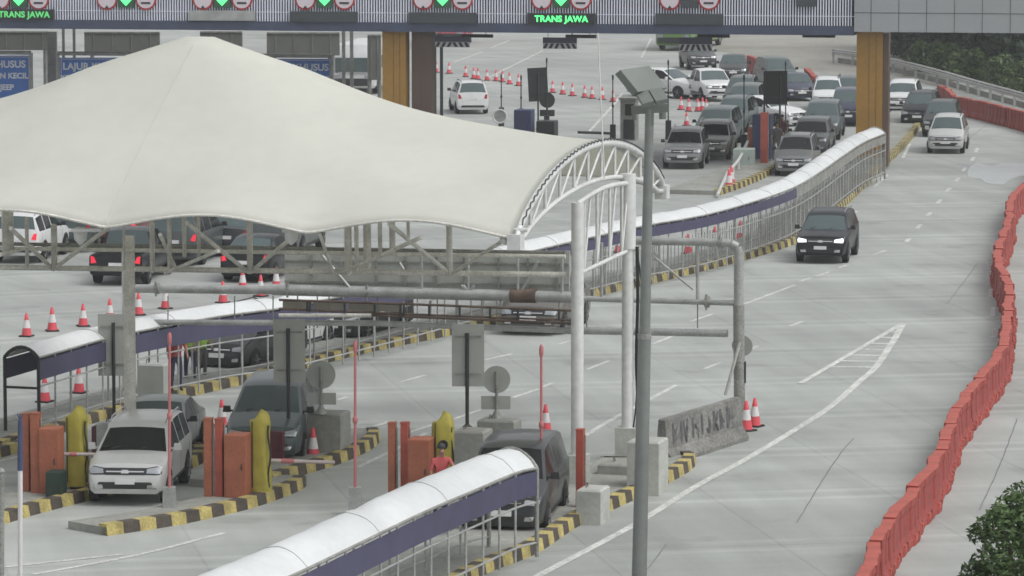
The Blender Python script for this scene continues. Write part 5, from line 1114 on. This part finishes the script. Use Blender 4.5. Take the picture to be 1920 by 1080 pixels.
person(at(330, 735, .2), R(-60), 'person in red standing behind the walkway railing left of the workers in green vests', redc, navyc, .3)
person(at(357, 722, 0), R(-110), 'person in a green reflective vest behind the railing, left one of two', hiv, navyc, .5, conewhite); person(at(378, 717, 0), R(-40), 'person in a green reflective vest behind the railing, right one of two', hiv, greyc, .2, conewhite)
person(at(1466, 286, .1), R(-100), 'person in dark maroon shirt among the queue beside the blue cabinet', maroon, greyc, .2); person(at(1455, 300, .1), R(-80), 'person in grey bending beside the silver minivan', greyc, greyc, .6, None, .12)
person(at(826, 972, .18), R(-75), 'person in a faded red shirt beside the right yellow cover', redc, navyc, 1.0, None, .04, .93)
# ================================================================ TREES
def leaves(m, c, rad, n_, size, rg, flat=.8):
    for _ in range(n_):
        while True:
            p = Vector((rg.uniform(-1, 1), rg.uniform(-1, 1), rg.uniform(-1, 1)))
            if p.length < 1: break
        p = p.normalized() * (p.length ** .5); q = Vector(c) + Vector((p.x * rad, p.y * rad, p.z * rad * flat)); s = size * rg.uniform(.6, 1.3)
        a = Vector((rg.gauss(0, 1), rg.gauss(0, 1), rg.gauss(0, .6))).normalized(); b = a.cross(Vector((rg.gauss(0, 1), rg.gauss(0, 1), rg.gauss(0, 1)))).normalized()
        m.add([q - a * s, q + b * s * .42, q + a * s, q - b * s * .42], [(0, 1, 2, 3)])
def make_tree(seed, h, cr, nc, nl, ls, mm, trunk_r=.16, low=.35):
    rg = random.Random(seed); o = empty('tree', (0, 0, 0), 0, 'tree', 'tree'); m = MB(); m.tube((0, 0, 0), (0, 0, h * .45), trunk_r, trunk_r * .7, 8); cs = []
    for k in range(nc):
        an = rg.uniform(0, 6.28); rr = cr * rg.uniform(.15, .85); z = h * rg.uniform(low, .93); rr *= math.sin(math.pi * min(.95, max(.1, (z / h - low + .1) / (1.1 - low)))) ** .5; c = Vector((rr * math.cos(an), rr * math.sin(an), z)); cs.append(c); m.tube((0, 0, min(h * .45, z * .6)), c, trunk_r * .35, trunk_r * .08, 6)
    m.build('trunk', bark, o); m = MB()
    for c in cs: leaves(m, c, cr * rg.uniform(.24, .42), nl, ls, rg)
    m.build('crown', mm, o); return Proto(o)
TA = [make_tree(s, 8, 3.2, 26, 150, .34, leafd, low=.12) for s in (1, 2)]
rg = random.Random(9); k = 0
tl = ['broad dark tree', 'leafy dark tree', 'tall dark tree', 'bushy dark tree', 'rounded dark tree', 'ragged dark tree']
for i, (x, y, s) in enumerate(((1690, 108, .70), (1722, 118, .85), (1756, 122, .95), (1792, 128, 1.0), (1828, 136, .95), (1862, 142, 1.1), (1900, 150, 1.0), (1940, 158, 1.15), (1740, 92, 1.2), (1785, 98, 1.25), (1835, 104, 1.2), (1885, 112, 1.3), (1930, 118, 1.2))):
    p = G(x, y); TA[i % 2].put(p, rg.uniform(0, 6), '%s on the bank, %s' % (tl[i % 6], ('%s from left in the front row' % ['first', 'second', 'third', 'fourth', 'fifth', 'sixth', 'seventh', 'eighth'][i]) if i < 8 else ('%s from left in the back row' % ['first', 'second', 'third', 'fourth', 'fifth'][i - 8])), 'trees beyond the guard rail', (s, s, s * rg.uniform(.9, 1.1)))
bs = make_tree(21, 2.2, 1.5, 12, 120, .16, leafm, .05, .05)
for i, (x, y) in enumerate(((1700, 146), (1745, 152), (1790, 164), (1845, 178), (1890, 190), (1930, 202))):
    o = bs.put(G(x, y) + Vector((1.2, 1.5, 0)), i * 1.3, 'low green shrub just behind the guard rail, %s from the left' % ['first', 'second', 'third', 'fourth', 'fifth', 'sixth'][i], 'shrubs behind the guard rail'); o['category'] = 'shrub'
rg = random.Random(12); Yt = 62.0; pc = PY(1925, 1030, Yt); o = empty('tree', (pc.x, Yt, 0), 0, 'green leafy tree top rising into the bottom right corner', 'tree'); m = MB(); m.tube((pc.x, Yt, 0), (pc.x, Yt, pc.z - .3), .16, .09, 10); cs = []
for px, py, dy, rad in ((1905, 960, 0, .34), (1930, 940, .4, .36), (1880, 985, -.2, .30), (1855, 988, .1, .22), (1835, 1000, .2, .16), (1960, 985, 0, .5), (1915, 1000, .3, .4), (1890, 1040, -.3, .36), (1855, 1058, .2, .28), (1830, 1072, 0, .20), (1930, 1060, 0, .5), (1900, 1100, .3, .5), (1850, 1110, -.2, .35), (1812, 1098, 0, .2), (1970, 1100, 0, .6), (1910, 1160, 0, .6), (1905, 938, .1, .14), (1868, 968, 0, .14)):
    c = PY(px, py, Yt + dy); cs.append((c, rad)); m.tube((pc.x, Yt, pc.z - .9), c, .045, .010, 6)
m.build('trunk', bark, o, world=True); m = MB()
for c, rad in cs: leaves(m, c, rad * 1.15, int(2600 * rad * rad) + 60, .055, rg, .75)
m.build('crown', leafm, o, world=True)

# ================================================================ HAZE
m = MB(); m.box((0, 490, 12), (1210, 1230, 26)); hz_o = m.build('haze', mat('haze_tmp', (1, 1, 1)), None); tag(hz_o, kind='stuff')
hm = bpy.data.materials.new('haze'); hm.use_nodes = True; n = hm.node_tree; n.nodes.clear(); pv = n.nodes.new('ShaderNodeVolumePrincipled'); mo = n.nodes.new('ShaderNodeOutputMaterial')
pv.inputs['Color'].default_value = (.93, .95, .96, 1); pv.inputs['Density'].default_value = .00038; pv.inputs['Anisotropy'].default_value = .2
n.links.new(pv.outputs[0], mo.inputs['Volume']); hz_o.data.materials[0] = hm
